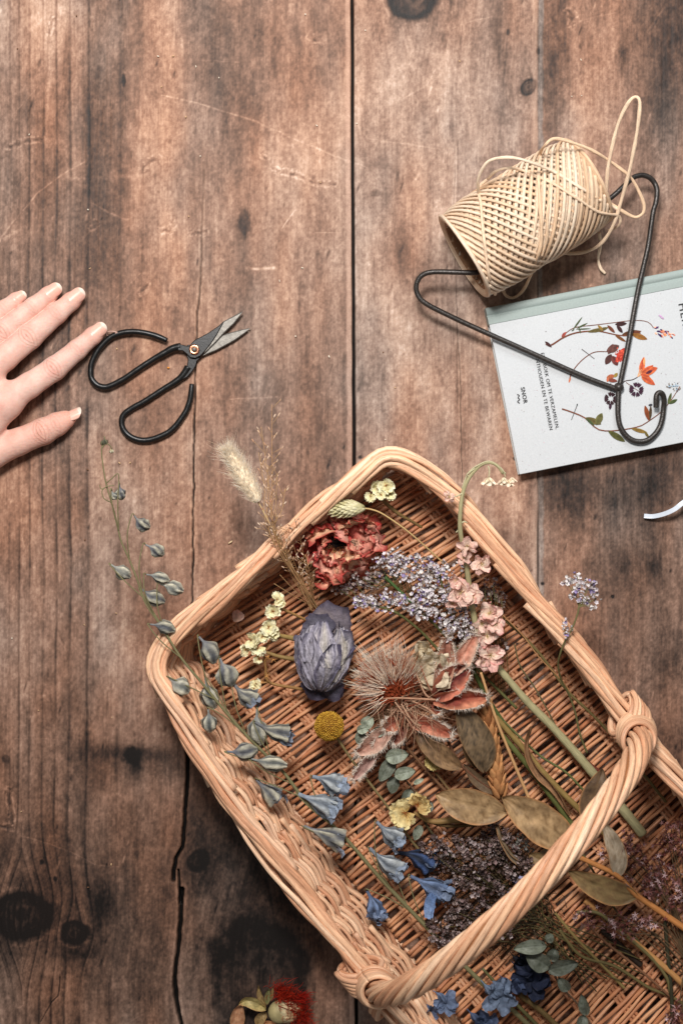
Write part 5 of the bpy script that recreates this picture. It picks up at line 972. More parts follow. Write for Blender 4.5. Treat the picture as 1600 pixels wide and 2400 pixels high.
# ------------------------------------------------------------------ thistle seed head with fuzzy bracts
ts = thing('dried_thistle_head', 'big burst thistle seed head with cream bristles and rust red fuzzy bracts', 'dried flower', W(940, 1640, .03))
def bristles(mb):
    nc = 150; ca = np.radians(rng.normal(124, 38, nc)); ca = np.where((ca < np.radians(45)) | (ca > np.radians(200)), np.radians(rng.uniform(70, 185, nc)), ca); ce = rng.uniform(-.1, .85, nc); cL = rng.uniform(.028, .044, nc) * (1 - .15 * np.clip(ce, 0, 1))
    n = 1250; cL = cL * rng.uniform(.62, 1.12, nc); q = rng.integers(0, nc, n); a = ca[q] + rng.normal(0, .10, n); c = W(926, 1618, .044)
    D = unit(np.c_[np.cos(ca[q]), np.sin(ca[q]), ce[q]]); st_ = np.c_[np.cos(a), np.sin(a), 0 * a] * rng.uniform(.001, .014, n)[:, None] + rng.normal(size=(n, 3)) * A([.0028, .0028, .0022]); P0 = c + st_
    P1 = c + D * cL[q][:, None] + rng.normal(size=(n, 3)) * .0016; P1 = P0 + (P1 - P0) * rng.uniform(.75, 1.08, (n, 1)); mb.hairs(P0, P1, .00034, mixc(srgb(255, 250, 236), srgb(242, 214, 184), rng.random(n)), bend=.10, rng=rng, seg=4)
    n = 620; a = np.radians(rng.normal(122, 36, n)); c = W(926, 1622, .052); D = unit(np.c_[np.cos(a), np.sin(a), rng.uniform(.0, .75, n)]); P0 = c + rng.normal(size=(n, 3)) * A([.0042, .0042, .0016]) + D * rng.uniform(0, .012, (n, 1)); L = rng.uniform(.008, .024, n)
    mb.hairs(P0, P0 + D * L[:, None], .00046, mixc(srgb(196, 96, 56), srgb(136, 56, 34), rng.random(n)), bend=.07, rng=rng)
    n = 260; a = np.radians(rng.normal(122, 40, n)); D = unit(np.c_[np.cos(a), np.sin(a), rng.uniform(.2, .9, n)]); P0 = c + D * rng.uniform(.008, .020, (n, 1)) + UP * .003; mb.hairs(P0, P0 + D * rng.uniform(.010, .020, (n, 1)), .00032, mixc(srgb(255, 244, 226), srgb(232, 190, 156), rng.random(n)), bend=.15, rng=rng)
mesh('bristles', ts, M_hair, bristles)
def thr(mb):
    n = 110; a = np.radians(rng.uniform(-160, 30, n)); c = W(955, 1655, .050); P0 = c + rng.normal(size=(n, 3)) * A([.008, .005, .003]); D = unit(np.c_[np.cos(a), np.sin(a), rng.uniform(-.1, .6, n)]); L = rng.uniform(.014, .032, n)
    mb.hairs(P0, P0 + D * L[:, None], .0004, mixc(srgb(216, 180, 148), srgb(130, 66, 44), rng.random(n)), bend=.16, rng=rng)
    for pts in [[(925, 1645, .06), (950, 1680, .058), (975, 1718, .052)], [(960, 1640, .06), (1000, 1660, .058), (1020, 1676, .056)], [(940, 1650, .062), (965, 1690, .058), (985, 1702, .055)], [(880, 1640, .055), (930, 1636, .062), (1020, 1640, .058)], [(985, 1560, .06), (1000, 1600, .06), (1018, 1635, .055)], [(975, 1580, .062), (995, 1625, .06), (1015, 1640, .056)]]: stem(mb, pts, .0005, .0008, rmix(srgb(200, 160, 130), srgb(140, 76, 50)))
mesh('filaments', ts, M_hair, thr)
def bract(u0, v0, u1, v1, w, h0, h1, cA, cB, fuzz=1.0, bend=0.0, par=ts):
    mb = MB(); p0, p1 = W(u0, v0, h0), W(u1, v1, h1); d = p1 - p0; L = np.linalg.norm(d); T = d / L; q = unit(np.cross(T, UP)); nu, nv = 30, 13; u = np.linspace(0, 1, nu)[:, None]; v = np.linspace(-1, 1, nv)[None]; sd = rng.random() * 40
    ww = w * S * .50 * np.clip(np.sin(np.pi * np.clip(u * .86 + .10, 0, 1)), .05, 1) ** .6; rn = fbm(u * 5 + sd, v * 2 + sd, 4, 3)
    V = p0 + d * u[..., None] + q * (ww * v * (1 + .2 * rn) + bend * L * 4 * u * (1 - u))[..., None] + UP * (.30 * w * S * v * v - .12 * w * S * np.exp(-(v / .2) ** 2) + .05 * L * rn + .06 * L * np.sin(np.pi * u))[..., None]
    k = np.clip(np.abs(v) ** 2.5 * .9 + rn * .6 + 0 * u, 0, 1); cAA = srgb(*cA) * .8 + srgb(*cA).mean() * .2; C = mixc(cAA, srgb(*cB), np.clip(k * 1.25, 0, 1)) * (1 + .4 * rn[..., None]); mb.grid(V, np.clip(C, 0, 1)); mb.grid((V - UP * .0005)[:, ::-1], np.clip(mixc(srgb(*cB), srgb(*cB), k) * .9, 0, 1)[:, ::-1])
    o = mb.build('bract', M_petal, par)
    n = int(260 * fuzz); hb = MB(); s = rng.random(n) ** .28; i = (s * (nu - 1)).astype(int); e = rng.choice([0, nv - 1], n); P = V[i, e]; dr = q * np.where(e == 0, -1, 1)[:, None]; endm = s > .93; P = np.where(endm[:, None], V[-1, rng.integers(0, nv, n)], P)
    D = unit(dr * .7 + T * rng.uniform(.1, 1.2, (n, 1)) + .6 * rng.normal(size=(n, 3))); hb.hairs(P, P + D * (rng.uniform(.0012, .0038, n) * (1 + 1.0 * endm))[:, None], .00020, mixc(srgb(252, 244, 232), srgb(224, 200, 178), rng.random(n)), bend=.2, rng=rng, seg=2); hb.build('fuzz', M_hair, o)
for b in [(1024, 1636, 1050, 1492, 42, .050, .058, (150, 84, 60), (206, 160, 136)), (1036, 1588, 1114, 1486, 40, .050, .060, (190, 92, 54), (226, 188, 164)), (1020, 1632, 1094, 1562, 60, .056, .058, (104, 24, 18), (196, 120, 96)), (1014, 1640, 1138, 1634, 44, .056, .058, (150, 52, 24), (206, 140, 108)), (1010, 1652, 1034, 1660, 34, .052, .054, (96, 30, 20), (176, 96, 70)), (956, 1688, 1056, 1722, 38, .050, .052, (170, 74, 40), (210, 150, 122)),
          (916, 1700, 838, 1764, 42, .050, .046, (186, 130, 106), (214, 180, 160)), (886, 1752, 828, 1826, 24, .046, .042, (176, 130, 116), (212, 180, 166)), (950, 1705, 922, 1742, 26, .048, .044, (130, 60, 40), (196, 150, 130)), (930, 1685, 900, 1706, 34, .048, .05, (140, 60, 38), (190, 120, 90)), (905, 1710, 880, 1760, 26, .048, .045, (190, 150, 134), (206, 176, 160))]: bract(*b[:5], b[5], b[6], b[7], b[8], bend=rng.uniform(-.06, .06))
def pale(mb):
    for k in range(20):
        a = math.radians(rng.uniform(-30, 110)); p = W(985 + rng.uniform(-8, 22), 1585 + rng.uniform(-30, 20), .047); petal(mb, p, A([math.cos(a), math.sin(a), rng.uniform(0, .6)]), UP, 75 * S * rng.uniform(.6, 1.1), 42 * S, srgb(216, 196, 160), srgb(232, 218, 190), ruff=.12, cup=.2, nu=14, nv=11, shape=.6)
mesh('inner_bracts', ts, M_petal, pale)
def hairy(mb):
    n = 240; c = W(925, 1650, .040); a = rng.uniform(math.radians(170), math.radians(300), n); P0 = c + np.c_[np.cos(a), np.sin(a), 0 * a] * .006 + rng.normal(size=(n, 3)) * .003; D = unit(np.c_[np.cos(a), np.sin(a), rng.uniform(-.2, .3, n)]); mb.hairs(P0, P0 + D * rng.uniform(.006, .018, (n, 1)), .00022, mixc(srgb(210, 180, 144), srgb(150, 100, 70), rng.random(n)), bend=.15, rng=rng)
mesh('base_tuft', ts, M_hair, hairy)

# ------------------------------------------------------------------ white and lilac sea lavender
lil = [srgb(240, 232, 232), srgb(226, 216, 220), srgb(244, 238, 234), srgb(216, 204, 206), srgb(236, 230, 230), srgb(164, 148, 194), srgb(160, 144, 132), srgb(232, 224, 228)]
sl = thing('sea_lavender', 'branching sprig of tiny white and lilac sea lavender blossom beside the red flower', 'dried flower', W(1200, 1640, .03))
cl = [(841, 1413), (853, 1408), (868, 1404), (882, 1414), (897, 1416), (905, 1400), (918, 1412), (934, 1398), (944, 1410), (958, 1422), (975, 1408), (985, 1398), (996, 1416), (1008, 1430), (1022, 1440), (990, 1440), (970, 1436), (1035, 1450), (1048, 1468), (1062, 1455), (1078, 1440), (1090, 1452), (1080, 1470), (1062, 1480), (1094, 1485), (1106, 1462), (1050, 1490), (1102, 1420), (1086, 1424),
      (888, 1322), (902, 1312), (918, 1308), (936, 1306), (932, 1322), (950, 1330), (965, 1322), (978, 1312), (990, 1326), (1004, 1316), (1016, 1332), (1036, 1330), (1044, 1342), (1025, 1352), (1006, 1344), (988, 1350), (970, 1346), (955, 1352), (1000, 1368), (985, 1376), (1016, 1380), (1036, 1388), (1052, 1372), (1020, 1402), (1046, 1404), (1002, 1394), (1060, 1420), (912, 1334), (1078, 1330), (1086, 1318)]
dk = [(905, 1346), (884, 1342), (868, 1350), (850, 1358), (836, 1366), (866, 1372), (888, 1366), (815, 1376), (796, 1382), (925, 1352), (1135, 1380), (1148, 1388), (1162, 1392), (1174, 1404), (1150, 1404), (1128, 1392), (1155, 1372), (1140, 1500), (1186, 1510), (1125, 1506), (1110, 1516)]
def slv(mb, cls, per_, rr, cols, h, sc, T=CUP, tc=TCUP):
    for (u, v) in cls:
        hh = h + rng.uniform(-.006, .006); n = rng.poisson(per_) + 3; off = rng.normal(size=(n, 3)) * A([rr * .5, rr * .5, rr * .38]) * S; blossoms(mb, W(u, v, hh) + off, sc, cols, T, tc, 1.3, .35)
mesh('blossom', sl, M_tiny, lambda mb: slv(mb, cl, 15, 17, lil, .056, .00135)); mesh('faded_blossom', sl, M_tiny, lambda mb: slv(mb, dk, 13, 17, [srgb(170, 150, 140), srgb(130, 108, 96), srgb(190, 178, 176), srgb(110, 86, 90)], .042, .00125))
def slst(mb):
    g_ = srgb(96, 96, 56); mains = [[(905, 1357, .048), (935, 1385, .046), (966, 1412, .044), (1010, 1455, .040), (1070, 1520, .034), (1140, 1590, .03), (1210, 1660, .028)], [(845, 1412, .054), (920, 1432, .050), (975, 1470, .042), (1010, 1505, .036), (1060, 1560, .03)], [(1030, 1345, .052), (1045, 1410, .048), (1080, 1480, .040), (1130, 1545, .032)]]
    Cs = [stem(mb, m, .0008, .0012, g_, n=60) for m in mains]; stem(mb, [(902, 1352, .05), (966, 1414, .046)], .0011, .0012, srgb(70, 96, 50)); Call = np.vstack(Cs)
    for (u, v) in cl + dk[:-4]:
        p = W(u, v, .053); j = np.argmin(np.linalg.norm(Call - p, axis=1) + .3 * np.abs((Call[:, 0] - p[0]) < .003)); q = Call[min(j + 3, len(Call) - 1)]; mb.tube(crom(A([p, (p + q) / 2 + A([.0008, -.0016, -.001]), q]), 8), .00025, g_ * .9, 4)
mesh('stem', sl, M_stem, slst)
sg = thing('sea_lavender', 'single small lilac sea lavender sprig sticking out over the right rim', 'dried flower', W(1375, 1765, .03))
mesh('stem', sg, M_stem, lambda mb: (stem(mb, [(1356, 1420, .100), (1352, 1440, .099), (1340, 1472, .096), (1322, 1505, .092), (1311, 1535, .085), (1307, 1561, .075), (1315, 1595, .062), (1333, 1630, .05), (1347, 1670, .042), (1358, 1720, .036), (1375, 1765, .03)], .0006, .0008, srgb(108, 104, 66)), [stem(mb, [(1356, 1422, .1), ((u + 1356) / 2 + 2, (v + 1420) / 2, .102), (u, v, .103)], .0004, .0003, srgb(120, 112, 72)) for u, v in [(1326, 1362), (1340, 1375), (1352, 1352), (1378, 1372), (1388, 1392), (1394, 1405), (1366, 1406), (1382, 1420), (1340, 1392)]], stem(mb, [(1328, 1490, .093), (1320, 1470, .094), (1316, 1452, .096)], .0003, .0002, srgb(120, 112, 72))))
mesh('blossom', sg, M_tiny, lambda mb: (slv(mb, [(1326, 1358), (1332, 1366), (1342, 1366), (1352, 1350), (1356, 1362), (1348, 1378), (1342, 1392), (1338, 1396), (1364, 1372), (1378, 1366), (1390, 1368), (1388, 1380), (1394, 1392), (1384, 1392), (1372, 1384), (1362, 1396), (1364, 1406), (1374, 1412), (1386, 1420), (1396, 1404), (1374, 1402)], 4, 9, lil, .103, .00130), slv(mb, [(1324, 1462), (1322, 1472), (1330, 1476), (1336, 1474), (1326, 1488)], 3, 6, lil, .096, .00115)))

# ------------------------------------------------------------------ pink larkspur with hooked tip
pl = thing('pink_larkspur', 'drooping pale pink larkspur stem hooked over the upper right rim', 'dried flower', W(1500, 1960, .022))
sc_ = srgb(190, 182, 146)
mesh('stem', pl, M_stem, lambda mb: (stem(mb, [(1178, 1110, .103), (1165, 1092, .105), (1147, 1084, .106), (1128, 1089, .105), (1109, 1106, .103), (1093, 1130, .101), (1083, 1160, .099), (1078, 1200, .096), (1078, 1245, .090), (1088, 1300, .080), (1096, 1350, .072), (1104, 1410, .064), (1116, 1470, .056), (1135, 1520, .050), (1160, 1556, .046), (1200, 1604, .042), (1240, 1650, .038), (1290, 1700, .035), (1340, 1755, .032), (1380, 1802, .030), (1420, 1850, .027), (1460, 1898, .025), (1505, 1955, .023)], .0011, .0040, lambda: 0) if False else stem(mb, [(1178, 1110, .103), (1165, 1092, .105), (1147, 1084, .106), (1128, 1089, .105), (1109, 1106, .103), (1093, 1130, .101), (1083, 1160, .099), (1078, 1200, .096), (1078, 1245, .090), (1088, 1300, .080), (1096, 1350, .072), (1104, 1410, .064), (1116, 1470, .056), (1135, 1520, .050), (1160, 1556, .046), (1200, 1604, .042), (1240, 1650, .038), (1290, 1700, .035), (1340, 1755, .032), (1380, 1802, .030), (1420, 1850, .027), (1460, 1898, .025), (1505, 1955, .023)], .0010, .0038, srgb(168, 160, 120), n=220, ns=11),
      [stem(mb, p, .0006, .0004, sc_) for p in [[(1100, 1118, .102), (1094, 1112, .104), (1112, 1098, .105)], [(1143, 1092, .105), (1146, 1102, .105), (1145, 1118, .104)], [(1160, 1088, .105), (1176, 1100, .104), (1184, 1118, .103)], [(1084, 1155, .1), (1072, 1162, .101), (1060, 1165, .102)], [(1080, 1235, .09), (1068, 1248, .089)], [(1092, 1290, .084), (1108, 1272, .083), (1122, 1270, .083)], [(1082, 1225, .094), (1088, 1222, .094), (1094, 1226, .093)], [(1082, 1145, .1), (1096, 1110, .103), (1120, 1090, .106), (1150, 1082, .107), (1185, 1110, .104)]]]))
def pinkf(par, u, v, h, r, n, pinkish=.5, ang=None, name='flower'):
    mb = MB(); p = W(u, v, h); R_ = r * K(h)
    for k in range(n):
        a = k * 2 * np.pi / n + rng.random() * .5 if ang is None else ang + rng.uniform(-.8, .8); rr = rng.uniform(.85, 1.15)
        petal(mb, p, A([math.cos(a), math.sin(a), rng.uniform(.0, .7)]), UP + .35 * rng.normal(size=3), R_ * rr, R_ * .85, rmix(srgb(236, 216, 190), srgb(228, 190, 166)), rmix(srgb(238, 212, 198), srgb(224, 170, 160)), nu=16, nv=13, cup=rng.uniform(-.25, .35), curl=rng.uniform(-.6, .6), ruff=.09, freq=3.2, shape=.65, tip=.88, edge=mixc(srgb(236, 206, 190), srgb(206, 110, 112), pinkish * rng.random()))
    mb.hairs(np.repeat(p[None], 14, 0), p + unit(rng.normal(size=(14, 3)) + UP * 1.5) * R_ * .4, .0003, srgb(226, 204, 150), .1, rng); mb.build(name, M_petal, par)
for (u, v, h, r, n) in [(1094, 1280, .088, 26, 5), (1086, 1306, .084, 20, 5), (1128, 1322, .080, 28, 6), (1068, 1362, .076, 22, 5), (1080, 1388, .074, 34, 7), (1104, 1398, .072, 32, 7), (1060, 1414, .068, 20, 4), (1146, 1436, .066, 34, 6), (1160, 1462, .064, 28, 5), (1140, 1490, .060, 30, 6), (1150, 1536, .058, 36, 7), (1132, 1552, .056, 24, 4), (1052, 1164, .101, 17, 5), (1128, 1462, .062, 22, 4)]: pinkf(pl, u, v, h, r, n, pinkish=.8)
for (u, v, h, w, L) in [(1145, 1118, .103, 20, 22), (1180, 1118, .103, 13, 16), (1190, 1124, .102, 13, 18), (1200, 1118, .101, 11, 14), (1174, 1124, .102, 12, 14)]:
    mb = MB(); p = W(u, v, h)
    for a in (2.6, .5, 1.6, 3.8, 5.2): petal(mb, p, A([.45 * math.cos(a), -1 + .1 * math.sin(a), .2 * math.sin(a)]), A([math.cos(a), 0, math.sin(a)]), L * S, w * S * .8, srgb(232, 222, 190), srgb(242, 234, 214), cup=.3, ruff=.08, edge=srgb(236, 206, 180))
    mb.build('flower', M_petal, pl)

# ------------------------------------------------------------------ craspedia ball
cb = thing('craspedia_ball', 'round golden yellow craspedia ball on a thin stalk in the middle of the basket', 'dried flower', W(1000, 2010, .022))
def ball(mb):
    c = W(771, 1702, .052); n = 620; i = np.arange(n) + .5; ph = np.arccos(1 - 2 * i / n); th = np.pi * (1 + 5 ** .5) * i; N_ = np.c_[np.cos(th) * np.sin(ph), np.sin(th) * np.sin(ph), np.cos(ph)]; R_ = 33.5 * K(.052)
    z = N_; x = unit(np.cross(z, A([.3, .2, .9]))); y = np.cross(z, x); mb.stamp(ELL[0] * A([.7, .7, 1.0]), ELL[1], c + N_ * (R_ - .0003 + rng.normal(0, .0002, (n, 1))), .00082 * rng.uniform(.8, 1.2, n), np.stack([x, y, z], -1), mixc(srgb(214, 170, 66), srgb(164, 116, 36), rng.random(n)))
    mb.stamp(*ell_t(24, 16), c[None], [R_ * .96], np.eye(3)[None], A([srgb(130, 88, 30)]))
mesh('flower_head', cb, M_tiny, ball); mesh('stem', cb, M_stem, lambda mb: stem(mb, [(785, 1722, .046), (800, 1745, .042), (828, 1786, .038), (900, 1880, .032), (956, 1960, .028), (1005, 2020, .024)], .0010, .0010, srgb(124, 108, 72)))

# ------------------------------------------------------------------ big brown leaves on a branch
br = thing('brown_leaf_branch', 'orange brown branch with large dry olive brown leaves passing under the handle', 'dried branch', W(1640, 2195, .03))
mesh('stem', br, M_stem, lambda mb: stem(mb, [(1330, 1998, .046), (1389, 2024, .045), (1447, 2054, .043), (1489, 2097, .041), (1551, 2140, .038), (1600, 2174, .036), (1680, 2230, .034)], .0017, .0026, srgb(178, 118, 66), n=120, ns=10))
lc0, lc1, rimc = srgb(124, 96, 64), srgb(178, 146, 106), srgb(186, 132, 84)
for pts, w, sh, a, b, fo, ro in [([(1186, 1903, .052), (1140, 1896, .056), (1080, 1882, .057), (1021, 1861, .053)], 84, .95, lc0, lc1, .10, .1), ([(1352, 1992, .048), (1290, 1946, .056), (1230, 1905, .060), (1175, 1868, .058)], 92, 1.0, lc0, lc1, .12, -.1), ([(1378, 1944, .040), (1388, 1880, .046), (1402, 1835, .048), (1412, 1803, .046)], 62, .9, srgb(84, 64, 48), srgb(112, 88, 62), .05, .3),
                     ([(1325, 2022, .046), (1290, 2012, .047), (1262, 2014, .046), (1238, 2000, .044)], 52, .8, lc0, srgb(136, 114, 78), .10, 0), ([(1318, 2030, .044), (1260, 2036, .044), (1205, 2010, .046), (1178, 1968, .046), (1166, 1935, .044)], 15, .8, srgb(120, 104, 84), srgb(150, 132, 106), .5, .9), ([(1492, 2100, .041), (1440, 2092, .043), (1385, 2070, .045), (1330, 2040, .046)], 66, .8, lc0, srgb(142, 118, 78), .10, .1),
                     ([(1448, 2052, .043), (1446, 2010, .046), (1432, 1970, .048), (1410, 1925, .05)], 48, .7, srgb(140, 120, 96), srgb(176, 160, 138), .10, -.2), ([(1330, 2036, .045), (1290, 2040, .046), (1250, 2046, .044), (1236, 2030, .042)], 30, .8, srgb(126, 100, 66), srgb(166, 130, 84), .1, .5)]: mesh('leaf', br, M_leaf, lambda mb: leaf(mb, pts, w * K(.05), a, b, rim=rimc, shape=sh, fold=fo, roll=ro, wave=.07))
vb = thing('mottled_leaf_stem', 'stem of dark mottled brown leaves just below the thistle head', 'dried branch', W(1180, 1880, .03))
mesh('stem', vb, M_stem, lambda mb: stem(mb, [(1040, 1720, .042), (1075, 1785, .038), (1110, 1820, .036), (1180, 1868, .033), (1230, 1895, .03)], .0010, .0012, srgb(110, 74, 54)))
for pts, w, a, b in [([(1134, 1806, .044), (1128, 1760, .050), (1100, 1700, .052), (1070, 1648, .050)], 74, srgb(62, 52, 40), srgb(124, 102, 76)), ([(1080, 1800, .044), (1040, 1775, .048), (1000, 1740, .049), (968, 1706, .047)], 52, srgb(84, 62, 42), srgb(136, 106, 74)), ([(1116, 1800, .038), (1100, 1760, .040), (1090, 1710, .042)], 32, srgb(106, 78, 52), srgb(130, 100, 68)), ([(1170, 1862, .035), (1120, 1830, .037), (1086, 1790, .038)], 30, srgb(96, 76, 58), srgb(120, 98, 74))]: mesh('leaf', vb, M_leaf, lambda mb: leaf(mb, pts, w * K(.05), a, b, rim=srgb(120, 90, 60), vein=.9, wave=.06))
cl_ = MB(); leaf(cl_, [(1336, 1908, .036), (1300, 1850, .040), (1255, 1800, .042), (1236, 1750, .046), (1246, 1702, .050)], 17 * S, srgb(120, 84, 56), srgb(170, 130, 96), rim=srgb(180, 130, 90), fold=.6, roll=.6); tag(cl_.build('curled_leaf', M_leaf, None, origin=W(1336, 1908, .03)), 'narrow curled tan leaf lying along the green stems', 'leaf')

# ------------------------------------------------------------------ wheat, straw, bare stems
wh = thing('wheat_ear', 'braided tan wheat ear between the mottled leaves and the straw', 'dried grass', W(1170, 1870, .03))
mesh('ear', wh, M_tiny, lambda mb: scales(mb, W(1170, 1862, .038), W(1134, 1650, .042), .0046, 64, srgb(206, 150, 98), srgb(158, 104, 64), .0066, op=.42, prof=lambda s: .9 + 0 * s))
def single(name, label, cat, pts, r0, r1, col, wob=0, n=None):
    mb = MB(); stem(mb, pts, r0, r1, srgb(*col), n=n or 90, ns=9, wob=wob); return tag(mb.build(name, M_stem, None, origin=W(*pts[-1])), label, cat)
single('straw', 'straight pale straw running down from the pink larkspur petals', 'straw', [(1126, 1576, .055), (1160, 1680, .050), (1200, 1780, .044), (1243, 1882, .038)], .0010, .0012, (196, 152, 104))
single('green_stem', 'dark green bare stem, uppermost of the three thick ones', 'stem', [(1108, 1570, .030), (1150, 1650, .029), (1200, 1722, .028), (1260, 1795, .027), (1330, 1870, .026)], .0017, .0018, (74, 86, 42))
single('tan_stem', 'thick tan green stem, middle one of the three thick stems', 'stem', [(1160, 1680, .036), (1220, 1748, .034), (1290, 1830, .032), (1378, 1918, .030), (1440, 1975, .028)], .0021, .0023, (136, 112, 64))
single('green_stem', 'olive green bare stem, lowest of the three thick ones', 'stem', [(1170, 1716, .034), (1240, 1800, .033), (1300, 1880, .032), (1360, 1960, .030)], .0019, .0021, (92, 96, 50))
single('thin_stem', 'thin olive stem running from the pink petals along the right wall to the handle', 'stem', [(1170, 1448, .045), (1200, 1468, .044), (1262, 1530, .042), (1327, 1617, .038), (1380, 1668, .034), (1417, 1706, .032), (1468, 1766, .03), (1560, 1880, .026)], .0010, .0011, (112, 98, 60))
single('thin_stem', 'fine brown stem crossing above the olive one near the right wall', 'stem', [(1178, 1442, .050), (1225, 1490, .048), (1262, 1540, .045), (1320, 1600, .04), (1345, 1640, .036)], .0005, .0005, (170, 126, 84))
single('thin_stem', 'thin twig with tiny side shoots between the thick larkspur stem and the right wall', 'stem', [(1205, 1510, .04), (1218, 1560, .039), (1250, 1608, .038), (1280, 1660, .036), (1300, 1700, .034)], .0005, .0006, (100, 92, 62))
single('thin_stem', 'long olive twig beside the thick pink larkspur stem', 'stem', [(1180, 1690, .030), (1225, 1735, .03), (1270, 1775, .03), (1325, 1810, .029), (1370, 1856, .028)], .0008, .0009, (96, 100, 58))
single('thin_stem', 'thin brown stalk running up from the yellow ball to the thistle', 'stem', [(855, 1640, .03), (900, 1690, .029), (960, 1760, .028), (1040, 1850, .026), (1100, 1900, .025)], .0011, .0011, (120, 86, 60))
single('thin_stem', 'fine tan stalk below the wheat ear', 'stem', [(1020, 1810, .03), (1060, 1860, .029), (1090, 1885, .028)], .0010, .0010, (116, 92, 60))
# lower right bundle
for lb, pts, r, c in [('thin forked twig lowest on the weave in the right corner', [(1310, 2180, .028), (1360, 2240, .026), (1440, 2265, .024), (1520, 2315, .022), (1570, 2335, .022), (1640, 2380, .02)], .0012, (104, 92, 56)), ('blunt olive stalk ending in the open weave under the handle', [(1300, 2140, .03), (1350, 2200, .028), (1400, 2252, .025), (1462, 2316, .022)], .0011, (136, 116, 70)), ('red brown twig between the pink blossom and the weave', [(1370, 2160, .034), (1420, 2210, .03), (1490, 2266, .028), (1570, 2336, .024)], .0009, (120, 84, 60)),
                      ('dark olive twig arching under the pink blossom', [(1350, 2138, .036), (1400, 2140, .038), (1450, 2180, .034), (1520, 2240, .030), (1560, 2290, .027), (1570, 2330, .025)], .0012, (106, 96, 60)), ('flat tan straw blade at the right edge', [(1370, 2110, .030), (1430, 2165, .030), (1500, 2220, .028), (1560, 2270, .027), (1605, 2312, .026), (1650, 2350, .025)], .0022, (176, 128, 78)), ('thin twig running down beside the sea lavender to the bottom', [(1340, 1960, .03), (1400, 2060, .03), (1440, 2130, .03), (1490, 2200, .028), (1525, 2250, .026)], .0008, (96, 90, 56)),
                      ('almost black stalk in the shade at the right edge', [(1410, 2180, .022), (1450, 2215, .021), (1500, 2262, .020)], .0024, (44, 34, 26)), ('dark upright stalk near the right edge', [(1555, 2130, .03), (1562, 2220, .028), (1572, 2330, .026), (1575, 2420, .024)], .0014, (52, 50, 34)), ('reddish fibrous root tip beside the thick stem end', [(1350, 1760, .024), (1380, 1790, .023), (1412, 1815, .022)], .0014, (110, 54, 42)), ('dim thin stalk in the shadow under the blue flowers', [(980, 1900, .03), (1010, 1950, .028), (1060, 2010, .026)], .0009, (74, 66, 44))]:
    single('dry_twig', lb, 'twig', pts, r, r * 1.05, c)

# ------------------------------------------------------------------ eucalyptus
ec, ec2 = srgb(116, 122, 102), srgb(152, 158, 142)
def euc(label, stems, leaves, loc, dark=1.0):  # dark dims the leaf colours of the sprig in the shade
    t = thing('eucalyptus_sprig', label, 'dried leaves', loc, 'grey green eucalyptus sprigs'); mesh('stem', t, M_stem, lambda mb: [stem(mb, s, .0006, .0007, srgb(104, 84, 66)) for s in stems] and None)
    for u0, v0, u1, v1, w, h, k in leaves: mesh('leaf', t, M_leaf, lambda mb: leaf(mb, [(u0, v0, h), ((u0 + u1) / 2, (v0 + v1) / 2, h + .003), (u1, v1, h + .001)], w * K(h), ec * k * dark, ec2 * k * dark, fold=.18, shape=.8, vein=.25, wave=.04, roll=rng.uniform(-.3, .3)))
euc('grey green eucalyptus leaves between the yellow ball and the thistle', [[(850, 1690, .044), (880, 1740, .04), (905, 1780, .038), (925, 1800, .036), (960, 1840, .034), (985, 1870, .032)]],
    [(852, 1702, 872, 1682, 30, .050, 1.25), (838, 1712, 866, 1704, 22, .050, 1.35), (876, 1716, 900, 1716, 24, .046, 1.0), (848, 1716, 844, 1746, 30, .042, .75), (905, 1776, 955, 1766, 36, .046, 1.05), (922, 1778, 890, 1830, 34, .038, .62), (925, 1818, 972, 1806, 30, .044, 1.0), (970, 1836, 992, 1826, 12, .044, 1.3), (925, 1822, 918, 1858, 30, .034, .5), (962, 1850, 945, 1890, 28, .03, .5), (985, 1935, 972, 1968, 22, .03, .8), (1010, 1880, 985, 1905, 30, .03, .45)], W(985, 1870, .03))
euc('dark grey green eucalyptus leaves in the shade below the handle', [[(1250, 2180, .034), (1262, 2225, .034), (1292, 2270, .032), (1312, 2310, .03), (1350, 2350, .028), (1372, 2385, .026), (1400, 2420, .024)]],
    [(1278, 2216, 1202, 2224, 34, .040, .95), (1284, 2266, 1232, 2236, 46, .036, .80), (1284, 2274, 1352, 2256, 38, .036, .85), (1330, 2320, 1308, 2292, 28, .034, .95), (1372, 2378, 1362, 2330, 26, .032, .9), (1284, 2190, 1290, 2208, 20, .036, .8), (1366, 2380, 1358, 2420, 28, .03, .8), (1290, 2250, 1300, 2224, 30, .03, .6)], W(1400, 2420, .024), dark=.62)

# ------------------------------------------------------------------ dark sea lavender mass
dl = thing('sea_lavender', 'dark bushy bunch of mauve grey sea lavender under the brown leaves', 'dried flower', W(1380, 2330, .02))
ends = [(1000, 1992), (1028, 1975), (1050, 2000), (1040, 2022), (1075, 1975), (1092, 2008), (1108, 1982), (1070, 2035), (1160, 1948), (1165, 1985), (1190, 1965), (1215, 1998), (1142, 1968), (1150, 2005), (1130, 2030), (1175, 2012), (1105, 2042), (1012, 2058), (1080, 2072), (1115, 2085), (1145, 2062), (1172, 2082), (1198, 2050), (1222, 2078), (1240, 2058), (1066, 2112), (1100, 2128), (1136, 2118), (1020, 2172), (1046, 2186), (1028, 2205), (1062, 2158), (1092, 2172), (1122, 2160), (1156, 2138), (1186, 2120), (1050, 2216), (1082, 2196), (1116, 2192), (1208, 2105), (1075, 2140), (1180, 2160), (1230, 2030)]
dcs = [srgb(160, 140, 134), srgb(126, 106, 98), srgb(186, 170, 168), srgb(92, 72, 66), srgb(144, 120, 118), srgb(110, 88, 84)]
